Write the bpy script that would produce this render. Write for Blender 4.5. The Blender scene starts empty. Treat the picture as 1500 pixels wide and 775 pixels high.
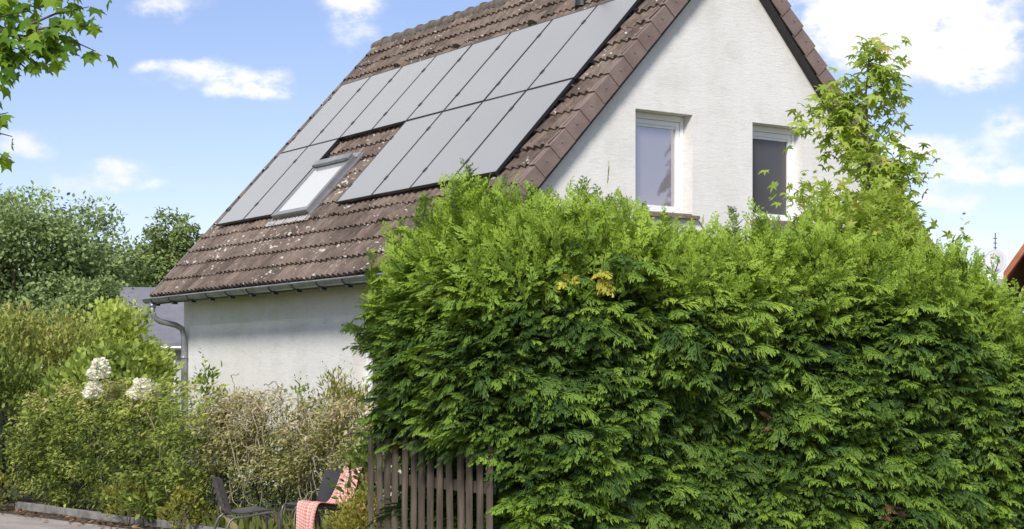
import bpy, math, random
import numpy as np
from mathutils import Vector, Matrix
rng = np.random.default_rng(7)
random.seed(7)
scene = bpy.context.scene
COL = scene.collection
PI = math.pi
A = 0.59378                       # direction of the house and of the clipped hedge
CAM_H = 1.6

# ------------------------------------------------------------------ objects
def tag(o, label=None, cat=None, group=None, kind=None):
    if label: o['label'] = label
    if cat: o['category'] = cat
    if group: o['group'] = group
    if kind: o['kind'] = kind
    return o

def empty(name, loc, rz=0.0, label=None, cat=None, group=None):
    o = bpy.data.objects.new(name, None)
    COL.objects.link(o)
    o.location = loc
    o.rotation_euler = (0, 0, rz)
    o.empty_display_size = 0.1
    return tag(o, label, cat, group)

def link(name, me, parent=None):
    o = bpy.data.objects.new(name, me)
    COL.objects.link(o)
    if parent is not None: o.parent = parent
    return o

class MB:
    def __init__(s):
        s.v = []; s.f = []; s.uv = None
    def add(s, vs, fs):
        b = len(s.v)
        s.v += [tuple(map(float, p)) for p in vs]
        s.f += [tuple(i + b for i in f) for f in fs]
        return s
    def quad(s, a, b, c, d): return s.add([a, b, c, d], [(0, 1, 2, 3)])
    def poly(s, pts): return s.add(pts, [tuple(range(len(pts)))])
    def box(s, lo, hi, M=None):
        x0, y0, z0 = lo; x1, y1, z1 = hi
        vs = [(x0,y0,z0),(x1,y0,z0),(x1,y1,z0),(x0,y1,z0),(x0,y0,z1),(x1,y0,z1),(x1,y1,z1),(x0,y1,z1)]
        if M is not None: vs = [M(p) for p in vs]
        return s.add(vs, [(0,3,2,1),(4,5,6,7),(0,1,5,4),(1,2,6,5),(2,3,7,6),(3,0,4,7)])
    def tube(s, pts, rad, n=6, cap=True):
        pts = [Vector(p) for p in pts]
        if not hasattr(rad, '__len__'): rad = [rad] * len(pts)
        vs = []; fs = []
        up = None
        for i, p in enumerate(pts):
            t = (pts[min(i+1, len(pts)-1)] - pts[max(i-1, 0)])
            if t.length < 1e-9: t = Vector((0,0,1))
            t.normalize()
            if up is None:
                up = t.orthogonal().normalized()
            up = (up - t * up.dot(t))
            if up.length < 1e-6: up = t.orthogonal()
            up.normalize()
            w = t.cross(up)
            for k in range(n):
                a = 2*PI*k/n
                vs.append(p + (up*math.cos(a) + w*math.sin(a)) * rad[i])
        for i in range(len(pts)-1):
            for k in range(n):
                k2 = (k+1) % n
                fs.append((i*n+k, i*n+k2, (i+1)*n+k2, (i+1)*n+k))
        if cap:
            fs.append(tuple(range(n-1, -1, -1)))
            fs.append(tuple((len(pts)-1)*n + k for k in range(n)))
        return s.add(vs, fs)
    def build(s, name, mat, parent=None, smooth=False, bevel=0, uv=None):
        me = bpy.data.meshes.new(name)
        me.from_pydata(s.v, [], s.f)
        if mat is not None: me.materials.append(mat)
        if smooth: me.polygons.foreach_set('use_smooth', [True]*len(me.polygons))
        if uv is not None:
            l = me.uv_layers.new(name='UVMap')
            idx = np.empty(len(me.loops), np.int32); me.loops.foreach_get('vertex_index', idx)
            l.data.foreach_set('uv', np.asarray(uv, np.float32)[idx].ravel())
        me.update()
        o = link(name, me, parent)
        if bevel:
            m = o.modifiers.new('bevel', 'BEVEL'); m.width = bevel; m.segments = 2; m.limit_method = 'ANGLE'
        return o

# ------------------------------------------------------------------ scattered leaves, one mesh
def norm(a):
    return a / np.maximum(np.linalg.norm(a, axis=-1, keepdims=True), 1e-9)

class LB:
    """collects many copies of small leaf templates into ONE mesh with a per-leaf tint"""
    def __init__(s):
        s.V = []; s.F = []; s.T = []; s.n = 0
    def add(s, tmpl, pos, d, nrm, size, tint):
        tv, tf = tmpl[0], tmpl[1]
        pos = np.asarray(pos, float); n = len(pos)
        if n == 0: return s
        d = norm(np.broadcast_to(np.asarray(d, float), (n, 3)))
        nrm = np.broadcast_to(np.asarray(nrm, float), (n, 3))
        side = np.cross(d, nrm)
        bad = np.linalg.norm(side, axis=1) < 1e-3
        if bad.any(): side[bad] = np.cross(d[bad], np.array([.3, .8, .5]))
        side = norm(side); nn = np.cross(side, d)
        size = np.broadcast_to(np.asarray(size, float), (n,))
        tint = np.broadcast_to(np.asarray(tint, float), (n,))
        B = np.stack([side, d, nn], 1)                       # n,3,3
        P = np.einsum('kj,njc->nkc', tv, B) * size[:, None, None] + pos[:, None, :]
        k = len(tv)
        s.V.append(P.reshape(-1, 3).astype(np.float32))
        s.F.append((tf[None] + (np.arange(n)*k)[:, None, None] + s.n).reshape(-1, 3).astype(np.int32))
        tt = np.repeat(tint, k)
        if len(tmpl) > 2: tt = np.clip(tt + np.tile(tmpl[2], n), 0, 1)
        s.T.append(tt.astype(np.float32))
        s.n += n*k
        return s
    def addm(s, tmpls, pos, d, nrm, size, tint):
        n = len(pos); pos = np.asarray(pos)
        d = np.broadcast_to(d, (n, 3)); nrm = np.broadcast_to(nrm, (n, 3))
        size = np.broadcast_to(size, (n,)); tint = np.broadcast_to(tint, (n,))
        w = rng.integers(0, len(tmpls), n)
        for i, t in enumerate(tmpls):
            m = w == i
            s.add(t, pos[m], d[m], nrm[m], size[m], tint[m])
        return s
    def build(s, name, mat, parent=None):
        V = np.concatenate(s.V); F = np.concatenate(s.F); T = np.concatenate(s.T)
        me = bpy.data.meshes.new(name)
        me.vertices.add(len(V)); me.vertices.foreach_set('co', V.ravel())
        me.loops.add(F.size); me.loops.foreach_set('vertex_index', F.ravel())
        me.polygons.add(len(F)); me.polygons.foreach_set('loop_start', np.arange(0, F.size, 3, dtype=np.int32))
        at = me.attributes.new('tint', 'FLOAT', 'POINT'); at.data.foreach_set('value', T)
        me.materials.append(mat)
        me.update(calc_edges=True)
        return link(name, me, parent)

def T_(v, f): return np.array(v, float), np.array(f, int)
LEAF = T_([(0,0,0),(-.24,.32,.06),(.24,.32,.06),(-.2,.66,.03),(.2,.66,.03),(0,1,-.1),(0,.33,0),(0,.66,-.02)],
          [(0,6,1),(0,2,6),(1,6,7),(1,7,3),(6,2,4),(6,4,7),(3,7,5),(7,4,5)])
NARROW = T_([(0,0,0),(-.13,.4,.05),(.13,.4,.05),(0,1,-.16),(0,.45,0)], [(0,4,1),(0,2,4),(1,4,3),(4,2,3)])
ROUND = T_([(0,0,0),(-.36,.3,.06),(.36,.3,.06),(-.33,.68,.04),(.33,.68,.04),(0,1,-.08),(0,.5,0)],
           [(0,6,1),(0,2,6),(1,6,3),(6,2,4),(3,6,5),(6,4,5)])
def lobed(angs, lens, notch, base=.0):
    """palmate leaf: lobes at angs with lens, notches between at radius notch, stalk at the origin"""
    c = np.array([0, .38, 0.]); v = [c]; ring = []
    for i, (a, l) in enumerate(zip(angs, lens)):
        if i: 
            am = math.radians((angs[i-1]+a)/2); ring.append(c + notch*np.array([math.sin(am), math.cos(am), .03]))
        r = math.radians(a)
        dirv = np.array([math.sin(r), math.cos(r), 0]); sd = np.array([math.cos(r), -math.sin(r), 0])
        ring.append(c + dirv*l*.62 - sd*l*.15 + [0,0,-.02])
        ring.append(c + dirv*l + [0,0,-.14*l*2])
        ring.append(c + dirv*l*.62 + sd*l*.15 + [0,0,-.02])
    ring.append(np.array([0, 0, 0.]))
    v += ring; n = len(ring)
    f = [(0, 1+i, 1+(i+1) % n) for i in range(n)]
    return T_(v, f)
STAR = lobed([-118,-62,0,62,118], [.42,.58,.64,.58,.42], .2)
MAPLE = lobed([-112,-56,0,56,112], [.42,.6,.64,.6,.42], .36)
FLAKE = T_([(-.5,0,0),(.5,0,.05),(.4,.8,0),(-.35,.9,.08)], [(0,1,2),(0,2,3)])

def frond(seed, nb=7, wid=.6, thin=1.0, k1r=(.35, .9), k2r=(1.1, 2.6)):
    """flat fan shaped conifer spray: a main shoot, side shoots and their short scale covered twigs; tips tinted paler, for newer growth and a lit look"""
    r = np.random.default_rng(seed)
    V = []; F = []; D = []
    def leaf(p, ang, l, w, t0, t1):
        d = np.array([math.sin(ang), math.cos(ang)]); sd = np.array([d[1], -d[0]])
        i = len(V)
        V.extend([p, p + d*l*.62 + sd*w*.55, p + d*l, p + d*l*.55 - sd*w*.55])
        D.extend([t0, (t0+t1)/2, t1, (t0+t1)/2])  # bases darkened, tips lightened: new growth plus a lit-tip look put into the tint
        F.extend([(i, i+1, i+2), (i, i+2, i+3)])
    for i in range(nb):
        s = .04 + .8*i/(nb-1)
        prof = wid*(1-s)**.7*(.7+.3*min(1, s*4)) + .08
        for sg in (-1, 1):
            ss = s + .06*sg + r.normal(0, .025)
            b = prof*r.uniform(.6, 1.15)
            ang = sg*math.radians(r.uniform(34, 60))
            p = np.array([0, max(0, ss)]); d = np.array([math.sin(ang), math.cos(ang)])
            leaf(p, ang, b, .058*thin, -.16, .2)
            for q in (.3, .62):
                for s2 in (-1, 1):
                    if b*q < .07 and s2*sg > 0: continue
                    leaf(p + d*b*(q + .07*s2), ang + s2*math.radians(r.uniform(24, 44)), b*.46*(1-.4*q)+.02, .052*thin, -.08, .2)
    leaf(np.array([0, 0.]), 0, 1.0, .06*thin, -.16, .22)
    V = np.array(V); V = np.concatenate([V, np.zeros((len(V), 1))], 1)
    k1, k2, tw = r.uniform(*k1r), r.uniform(*k2r), r.normal(0, .25)
    V[:, 2] = -k1*V[:, 1]**2 - k2*V[:, 0]**2 + tw*V[:, 0]*V[:, 1] + r.normal(0, .012, len(V))
    return (*T_(V, F), np.array(D))
FRONDS = [frond(i) for i in range(9)]
OPEN_FRONDS = [frond(20+i, nb=5, wid=.42, thin=.9, k1r=(.05,.3), k2r=(.0,.4)) for i in range(5)]

# ------------------------------------------------------------------ materials
def mat_new(name):
    m = bpy.data.materials.new(name); m.use_nodes = True
    nt = m.node_tree
    for n in list(nt.nodes): nt.nodes.remove(n)
    out = nt.nodes.new('ShaderNodeOutputMaterial')
    return m, nt, out
def N(nt, t, **kw):
    n = nt.nodes.new(t)
    for k, v in kw.items():
        if k in n.inputs: n.inputs[k].default_value = v
        else: setattr(n, k, v)
    return n
def ramp(nt, fac, stops):
    r = nt.nodes.new('ShaderNodeValToRGB')
    el = r.color_ramp.elements
    el[0].position, el[0].color = stops[0][0], (*stops[0][1], 1)
    el[1].position, el[1].color = stops[-1][0], (*stops[-1][1], 1)
    for p, c in stops[1:-1]:
        e = el.new(p); e.color = (*c, 1)
    nt.links.new(fac, r.inputs[0])
    return r.outputs[0]
def foliage(name, stops, trans=.3, rough=.6, spec=.2):
    m, nt, out = mat_new(name)
    at = N(nt, 'ShaderNodeAttribute', attribute_name='tint')
    c = ramp(nt, at.outputs['Fac'], stops)
    p = N(nt, 'ShaderNodeBsdfPrincipled', Roughness=rough)
    p.inputs['Specular IOR Level'].default_value = spec
    nt.links.new(c, p.inputs['Base Color'])
    hs = N(nt, 'ShaderNodeHueSaturation', Hue=.49, Saturation=1.1, Value=1.5)
    nt.links.new(c, hs.inputs['Color'])
    tr = N(nt, 'ShaderNodeBsdfTranslucent')
    nt.links.new(hs.outputs[0], tr.inputs['Color'])
    mx = N(nt, 'ShaderNodeMixShader'); mx.inputs[0].default_value = trans
    nt.links.new(p.outputs[0], mx.inputs[1]); nt.links.new(tr.outputs[0], mx.inputs[2])
    nt.links.new(mx.outputs[0], out.inputs[0])
    return m
def surf(name, stops, scale=4, stretch=(1,1,1), rough=.7, bump=0, bscale=None, bstretch=None, metal=0, spec=.5, detail=6, dist=.02, coat=0):
    m, nt, out = mat_new(name)
    tc = N(nt, 'ShaderNodeTexCoord')
    mp = N(nt, 'ShaderNodeMapping'); mp.inputs['Scale'].default_value = stretch
    nt.links.new(tc.outputs['Object'], mp.inputs[0])
    no = N(nt, 'ShaderNodeTexNoise', Scale=scale, Detail=detail, Roughness=.6)
    nt.links.new(mp.outputs[0], no.inputs['Vector'])
    p = N(nt, 'ShaderNodeBsdfPrincipled', Roughness=rough, Metallic=metal)
    p.inputs['Specular IOR Level'].default_value = spec
    p.inputs['Coat Weight'].default_value = coat
    nt.links.new(ramp(nt, no.outputs['Fac'], stops), p.inputs['Base Color'])
    if bump:
        mp2 = N(nt, 'ShaderNodeMapping'); mp2.inputs['Scale'].default_value = bstretch or stretch
        nt.links.new(tc.outputs['Object'], mp2.inputs[0])
        n2 = N(nt, 'ShaderNodeTexNoise', Scale=bscale or scale*4, Detail=5, Roughness=.6)
        nt.links.new(mp2.outputs[0], n2.inputs['Vector'])
        b = N(nt, 'ShaderNodeBump', Strength=bump, Distance=dist)
        nt.links.new(n2.outputs['Fac'], b.inputs['Height'])
        nt.links.new(b.outputs[0], p.inputs['Normal'])
    nt.links.new(p.outputs[0], out.inputs[0])
    return m
def g(*c): return tuple(c)

M = {}
def plaster_mat():
    m, nt, out = mat_new('rough_white_render')
    tc = N(nt, 'ShaderNodeTexCoord')
    def nz(sc, stretch, det=5, ro=.6):
        mp = N(nt, 'ShaderNodeMapping'); mp.inputs['Scale'].default_value = stretch; nt.links.new(tc.outputs['Object'], mp.inputs[0])
        n = N(nt, 'ShaderNodeTexNoise', Scale=sc, Detail=det, Roughness=ro); nt.links.new(mp.outputs[0], n.inputs['Vector']); return n.outputs['Fac']
    c1 = ramp(nt, nz(1.6, (1,1,1.6)), [(.25,(.655,.64,.605)),(.5,(.735,.722,.695)),(.75,(.765,.755,.735))])
    c2 = ramp(nt, nz(1.1, (2.2,2.2,.3)), [(.3,(.94,.932,.918)),(.55,(1,1,1))])
    c3 = ramp(nt, nz(7, (1,1,5)), [(.3,(.9,.9,.89)),(.5,(1,1,1))])
    a = N(nt, 'ShaderNodeMix', data_type='RGBA', blend_type='MULTIPLY'); a.inputs[0].default_value = 1; nt.links.new(c1, a.inputs[6]); nt.links.new(c2, a.inputs[7])
    b = N(nt, 'ShaderNodeMix', data_type='RGBA', blend_type='MULTIPLY'); b.inputs[0].default_value = 1; nt.links.new(a.outputs[2], b.inputs[6]); nt.links.new(c3, b.inputs[7])
    p = N(nt, 'ShaderNodeBsdfPrincipled', Roughness=.92); p.inputs['Specular IOR Level'].default_value = .15
    nt.links.new(b.outputs[2], p.inputs['Base Color'])
    hm = N(nt, 'ShaderNodeMath', operation='MULTIPLY_ADD'); nt.links.new(nz(10, (1,1,4.5)), hm.inputs[0]); hm.inputs[1].default_value = .7; nt.links.new(nz(55, (1,1,2), 3), hm.inputs[2])
    bp = N(nt, 'ShaderNodeBump', Strength=.5, Distance=.012); nt.links.new(hm.outputs[0], bp.inputs['Height']); nt.links.new(bp.outputs[0], p.inputs['Normal'])
    nt.links.new(p.outputs[0], out.inputs[0]); return m
M['plaster'] = plaster_mat()
M['pvc'] = surf('white_plastic', [(.3,(.76,.76,.77)),(.7,(.8,.8,.81))], scale=3, rough=.35)
M['sill'] = surf('sill_tile', [(.3,(.16,.11,.08)),(.7,(.24,.18,.13))], scale=12, rough=.5, bump=.2)
M['zinc'] = surf('weathered_zinc', [(.3,(.22,.23,.235)),(.5,(.3,.31,.315)),(.7,(.4,.405,.41))], scale=5, rough=.45, metal=.6)
M['dark_wood'] = surf('dark_barge_board', [(.3,(.018,.017,.018)),(.7,(.032,.03,.03))], scale=6, stretch=(1,8,1), rough=.6)
M['deck'] = surf('eave_board', [(.3,(.09,.075,.06)),(.7,(.14,.12,.1))], scale=6, rough=.8)
M['black_metal'] = surf('black_aluminium', [(.3,(.012,.013,.015)),(.7,(.022,.023,.026))], scale=8, rough=.4)
M['grey_metal'] = surf('grey_cladding', [(.3,(.2,.2,.205)),(.7,(.27,.27,.275))], scale=6, rough=.35, metal=.4)
M['lead'] = surf('pale_flashing', [(.3,(.36,.36,.36)),(.7,(.5,.5,.5))], scale=9, rough=.5, bump=.2)

def tile_mat():
    m, nt, out = mat_new('concrete_roof_tile')
    uv = N(nt, 'ShaderNodeUVMap')
    sep = N(nt, 'ShaderNodeSeparateXYZ'); nt.links.new(uv.outputs[0], sep.inputs[0])
    def fl(sock, div):
        a = N(nt, 'ShaderNodeMath', operation='DIVIDE'); nt.links.new(sock, a.inputs[0]); a.inputs[1].default_value = div
        f = N(nt, 'ShaderNodeMath', operation='FLOOR'); nt.links.new(a.outputs[0], f.inputs[0]); return f.outputs[0]
    cmb = N(nt, 'ShaderNodeCombineXYZ')
    nt.links.new(fl(sep.outputs[0], .3), cmb.inputs[0]); nt.links.new(fl(sep.outputs[1], .3261), cmb.inputs[1])
    wn = N(nt, 'ShaderNodeTexWhiteNoise', noise_dimensions='2D'); nt.links.new(cmb.outputs[0], wn.inputs['Vector'])
    big = N(nt, 'ShaderNodeTexNoise', Scale=1.3, Detail=6, Roughness=.65); nt.links.new(uv.outputs[0], big.inputs['Vector'])
    mx = N(nt, 'ShaderNodeMath', operation='MULTIPLY_ADD'); nt.links.new(wn.outputs['Value'], mx.inputs[0]); mx.inputs[1].default_value = .4
    nt.links.new(big.outputs['Fac'], mx.inputs[2])
    base = ramp(nt, mx.outputs[0], [(.35,(.062,.045,.035)),(.65,(.128,.094,.073)),(1.0,(.2,.152,.12))])
    mp = N(nt, 'ShaderNodeMapping'); mp.inputs['Scale'].default_value = (9, 3.0, 1); nt.links.new(uv.outputs[0], mp.inputs[0])
    st = N(nt, 'ShaderNodeTexNoise', Scale=2.5, Detail=5, Roughness=.7); nt.links.new(mp.outputs[0], st.inputs['Vector'])
    stf = ramp(nt, st.outputs['Fac'], [(.38,(.62,.6,.58)),(.6,(1.18,1.18,1.18))])
    mul = N(nt, 'ShaderNodeMix', data_type='RGBA', blend_type='MULTIPLY'); mul.inputs[0].default_value = 1
    nt.links.new(base, mul.inputs[6]); nt.links.new(stf, mul.inputs[7])
    # lichen spots
    li = N(nt, 'ShaderNodeTexNoise', Scale=16, Detail=3, Roughness=.5); nt.links.new(uv.outputs[0], li.inputs['Vector'])
    li2 = N(nt, 'ShaderNodeTexNoise', Scale=1.6, Detail=2); nt.links.new(uv.outputs[0], li2.inputs['Vector'])
    add = N(nt, 'ShaderNodeMath', operation='MULTIPLY_ADD'); nt.links.new(li2.outputs['Fac'], add.inputs[0]); add.inputs[1].default_value = .6
    nt.links.new(li.outputs['Fac'], add.inputs[2])
    lf = ramp(nt, add.outputs[0], [(.965,(0,0,0)),(1.02,(1,1,1))])
    m2 = N(nt, 'ShaderNodeMix', data_type='RGBA'); nt.links.new(lf, m2.inputs[0]); nt.links.new(mul.outputs[2], m2.inputs[6])
    m2.inputs[7].default_value = (.44,.42,.37,1)
    p = N(nt, 'ShaderNodeBsdfPrincipled', Roughness=.75); p.inputs['Specular IOR Level'].default_value = .4
    nt.links.new(m2.outputs[2], p.inputs['Base Color'])
    b = N(nt, 'ShaderNodeBump', Strength=.5, Distance=.008); n3 = N(nt, 'ShaderNodeTexNoise', Scale=40, Detail=4)
    nt.links.new(uv.outputs[0], n3.inputs['Vector']); nt.links.new(n3.outputs['Fac'], b.inputs['Height']); nt.links.new(b.outputs[0], p.inputs['Normal'])
    nt.links.new(p.outputs[0], out.inputs[0])
    return m
M['tile'] = tile_mat()
M['verge'] = surf('verge_tile', [(.3,(.15,.105,.09)),(.55,(.2,.145,.125)),(.75,(.25,.185,.16))], scale=3, rough=.65, bump=.3, bscale=30)
M['ridge'] = surf('ridge_tile', [(.3,(.075,.065,.05)),(.5,(.13,.11,.09)),(.75,(.19,.175,.14))], scale=8, rough=.8, bump=.5, bscale=30)

def panel_mat():
    m, nt, out = mat_new('solar_glass')
    tc = N(nt, 'ShaderNodeTexCoord')
    no = N(nt, 'ShaderNodeTexNoise', Scale=.9, Detail=3); nt.links.new(tc.outputs['Object'], no.inputs['Vector'])
    p = N(nt, 'ShaderNodeBsdfPrincipled', Roughness=.3, IOR=1.7)
    nt.links.new(ramp(nt, no.outputs['Fac'], [(.3,(.105,.108,.122)),(.7,(.13,.132,.146))]), p.inputs['Base Color'])
    p.inputs['Coat Weight'].default_value = 1; p.inputs['Coat Roughness'].default_value = .14; p.inputs['Coat IOR'].default_value = 2.0
    nt.links.new(p.outputs[0], out.inputs[0]); return m
M['solar'] = panel_mat()
def pane_mat(name, base, refl, tintc, rough=.02):
    m, nt, out = mat_new(name)
    p = N(nt, 'ShaderNodeBsdfPrincipled', Roughness=.25); p.inputs['Base Color'].default_value = (*base, 1)
    gl = N(nt, 'ShaderNodeBsdfGlossy', Roughness=rough); gl.inputs['Color'].default_value = (*tintc, 1)
    mx = N(nt, 'ShaderNodeMixShader'); mx.inputs[0].default_value = refl
    nt.links.new(p.outputs[0], mx.inputs[1]); nt.links.new(gl.outputs[0], mx.inputs[2]); nt.links.new(mx.outputs[0], out.inputs[0])
    return m
M['pane_light'] = pane_mat('bright_reflecting_pane', (.26,.24,.26), .36, (.96,.89,.93))
M['pane_dark'] = pane_mat('dark_screened_pane', (.06,.057,.06), .05, (1,1,1), .1)
M['pane_sky'] = pane_mat('skylight_pane', (.45,.46,.46), .5, (1,1,1), .08)

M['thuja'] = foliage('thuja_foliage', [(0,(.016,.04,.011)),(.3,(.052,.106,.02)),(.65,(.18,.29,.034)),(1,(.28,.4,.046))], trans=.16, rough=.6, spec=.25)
M['thuja_yellow'] = foliage('thuja_yellowed', [(0,(.32,.34,.05)),(1,(.74,.63,.11))], trans=.25)
M['thuja_brown'] = foliage('thuja_dead', [(0,(.1,.06,.03)),(1,(.2,.12,.05))], trans=.1)
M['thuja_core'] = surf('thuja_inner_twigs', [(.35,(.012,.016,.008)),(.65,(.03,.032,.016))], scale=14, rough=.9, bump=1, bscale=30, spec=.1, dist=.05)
M['bark'] = surf('bark', [(.3,(.06,.048,.036)),(.7,(.13,.105,.08))], scale=6, stretch=(4,4,1), rough=.9, bump=.6, bscale=20)
M['pale_stem'] = surf('pale_dry_stem', [(.3,(.2,.17,.11)),(.7,(.36,.31,.22))], scale=9, rough=.8)
M['green_stem'] = surf('green_stem', [(.3,(.09,.11,.04)),(.7,(.15,.16,.06))], scale=9, rough=.7)
M['oak'] = foliage('oak_foliage', [(0,(.1,.15,.055)),(.5,(.22,.29,.105)),(1,(.35,.42,.15))], trans=.25)
M['oak_b'] = foliage('grey_green_foliage', [(0,(.12,.18,.075)),(.5,(.25,.33,.13)),(1,(.38,.46,.19))], trans=.25)
M['maple'] = foliage('maple_foliage', [(0,(.06,.13,.018)),(.5,(.14,.25,.025)),(1,(.27,.38,.04))], trans=.4)
M['gum'] = foliage('sweetgum_foliage', [(0,(.17,.26,.04)),(.5,(.31,.42,.07)),(.85,(.42,.5,.11)),(1,(.47,.4,.1))], trans=.4)
M['olive'] = foliage('olive_shrub_foliage', [(0,(.09,.12,.03)),(.5,(.27,.31,.075)),(.85,(.44,.47,.13)),(1,(.44,.36,.17))], trans=.3)
M['bright'] = foliage('bright_shrub_foliage', [(0,(.09,.14,.03)),(.5,(.25,.33,.07)),(1,(.46,.54,.13))], trans=.35)
M['laurel'] = foliage('laurel_foliage', [(0,(.05,.08,.018)),(.5,(.135,.19,.04)),(1,(.28,.34,.08))], trans=.2, rough=.35)
M['climber'] = foliage('climber_foliage', [(0,(.055,.085,.018)),(.5,(.21,.27,.055)),(.85,(.4,.44,.11)),(1,(.47,.4,.19))], trans=.3)
M['dry'] = foliage('dry_climber_foliage', [(0,(.1,.12,.03)),(.4,(.25,.26,.085)),(.75,(.42,.37,.18)),(1,(.6,.5,.33))], trans=.3)
M['yellow_bush'] = foliage('yellow_green_foliage', [(0,(.14,.16,.03)),(.5,(.3,.3,.06)),(.85,(.43,.39,.09)),(1,(.48,.33,.13))], trans=.35)
M['spruce'] = foliage('spruce_foliage', [(0,(.012,.022,.014)),(1,(.03,.045,.026))], trans=.1)
M['petal'] = foliage('cream_petals', [(0,(.7,.69,.56)),(1,(.84,.83,.74))], trans=.3)
M['grass'] = foliage('grass_blades', [(0,(.09,.12,.03)),(.6,(.17,.2,.05)),(1,(.34,.29,.14))], trans=.3)
M['litter'] = foliage('dead_leaves', [(0,(.06,.035,.02)),(.5,(.16,.09,.045)),(1,(.36,.24,.13))], trans=.1)
M['lawn'] = surf('lawn', [(.3,(.07,.1,.025)),(.5,(.11,.14,.035)),(.7,(.16,.18,.055))], scale=3, rough=.95, bump=.8, bscale=60, detail=10)
M['paving'] = surf('sandy_paving', [(.3,(.27,.23,.2)),(.5,(.36,.31,.28)),(.7,(.43,.38,.34))], scale=2.5, rough=.9, bump=.35, bscale=60, detail=10)
M['soil'] = surf('soil', [(.3,(.045,.032,.022)),(.55,(.095,.07,.05)),(.75,(.17,.13,.09))], scale=9, rough=.95, bump=.9, bscale=40, detail=10)
M['concrete'] = surf('concrete_edging', [(.3,(.1,.095,.085)),(.5,(.2,.19,.175)),(.75,(.3,.285,.265))], scale=7, rough=.9, bump=.4, bscale=50)
M['fence_wood'] = surf('weathered_wood', [(.3,(.035,.026,.017)),(.5,(.07,.055,.038)),(.72,(.125,.102,.073))], scale=5, stretch=(5,5,.6), rough=.85, bump=.5, bscale=14, bstretch=(8,8,.6))
M['wire'] = surf('green_coated_wire', [(.3,(.05,.06,.05)),(.7,(.085,.095,.08))], scale=6, rough=.5)
M['post'] = surf('anthracite_post', [(.3,(.018,.02,.02)),(.7,(.03,.032,.032))], scale=6, rough=.5)
M['chair_shell'] = surf('dark_chair_plastic', [(.3,(.022,.02,.02)),(.7,(.042,.038,.036))], scale=5, rough=.38, bump=.08)
M['chair_tube'] = surf('grey_chair_tube', [(.3,(.1,.095,.088)),(.7,(.16,.15,.14))], scale=8, rough=.4, metal=.5)
M['far_wall'] = surf('grey_render', [(.3,(.4,.4,.42)),(.7,(.46,.46,.48))], scale=2, rough=.9)
M['far_roof'] = surf('slate_grey_roof', [(.3,(.14,.14,.165)),(.7,(.19,.19,.215))], scale=3, rough=.8, bump=.4, bscale=20)
M['red_roof'] = surf('orange_clay_roof', [(.3,(.3,.095,.045)),(.7,(.4,.14,.065))], scale=6, rough=.75, bump=.4, bscale=25)
M['dish'] = surf('grey_dish', [(.3,(.42,.43,.44)),(.7,(.5,.5,.52))], scale=3, rough=.5)
M['glass_dark'] = pane_mat('far_window_glass', (.03,.03,.035), .15, (1,1,1), .05)
def gingham():
    m, nt, out = mat_new('red_white_checked_cloth')
    uv = N(nt, 'ShaderNodeUVMap'); sp = N(nt, 'ShaderNodeSeparateXYZ'); nt.links.new(uv.outputs[0], sp.inputs[0])
    outs = []
    for i in (0, 1):
        a = N(nt, 'ShaderNodeMath', operation='MULTIPLY'); nt.links.new(sp.outputs[i], a.inputs[0]); a.inputs[1].default_value = 36
        f = N(nt, 'ShaderNodeMath', operation='FRACT'); nt.links.new(a.outputs[0], f.inputs[0])
        t = N(nt, 'ShaderNodeMath', operation='GREATER_THAN'); nt.links.new(f.outputs[0], t.inputs[0]); t.inputs[1].default_value = .5
        outs.append(t.outputs[0])
    s = N(nt, 'ShaderNodeMath', operation='ADD'); nt.links.new(outs[0], s.inputs[0]); nt.links.new(outs[1], s.inputs[1])
    h = N(nt, 'ShaderNodeMath', operation='MULTIPLY'); nt.links.new(s.outputs[0], h.inputs[0]); h.inputs[1].default_value = .5
    c = ramp(nt, h.outputs[0], [(0,(.8,.6,.55)),(.5,(.72,.38,.33)),(1,(.64,.22,.17))])
    p = N(nt, 'ShaderNodeBsdfPrincipled', Roughness=.9); nt.links.new(c, p.inputs['Base Color']); p.inputs['Specular IOR Level'].default_value = .1
    tr = N(nt, 'ShaderNodeBsdfTranslucent'); nt.links.new(c, tr.inputs['Color'])
    mx = N(nt, 'ShaderNodeMixShader'); mx.inputs[0].default_value = .2
    nt.links.new(p.outputs[0], mx.inputs[1]); nt.links.new(tr.outputs[0], mx.inputs[2]); nt.links.new(mx.outputs[0], out.inputs[0])
    return m
M['gingham'] = gingham()

# ------------------------------------------------------------------ house
HX, HY = -.5938, 18.7728
L, W2, RH, EZ = 9.4147, 4.2017, 4.5537, 1.3105 + CAM_H
S = math.hypot(W2, RH); CS, SN = W2/S, RH/S
house = empty('house', (HX, HY, 0), A, 'white rendered house with steep brown tiled roof, half hidden by the tall hedge', 'house')
def rp(u, t, h=0):                       # left roof slope (towards the street): along ridge, up the slope, off the plane
    return (t*CS - h*SN, u, EZ + t*SN + h*CS)
def rpr(u, t, h=0):
    x, y, z = rp(u, t, h); return (2*W2 - x, y, z)

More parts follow.
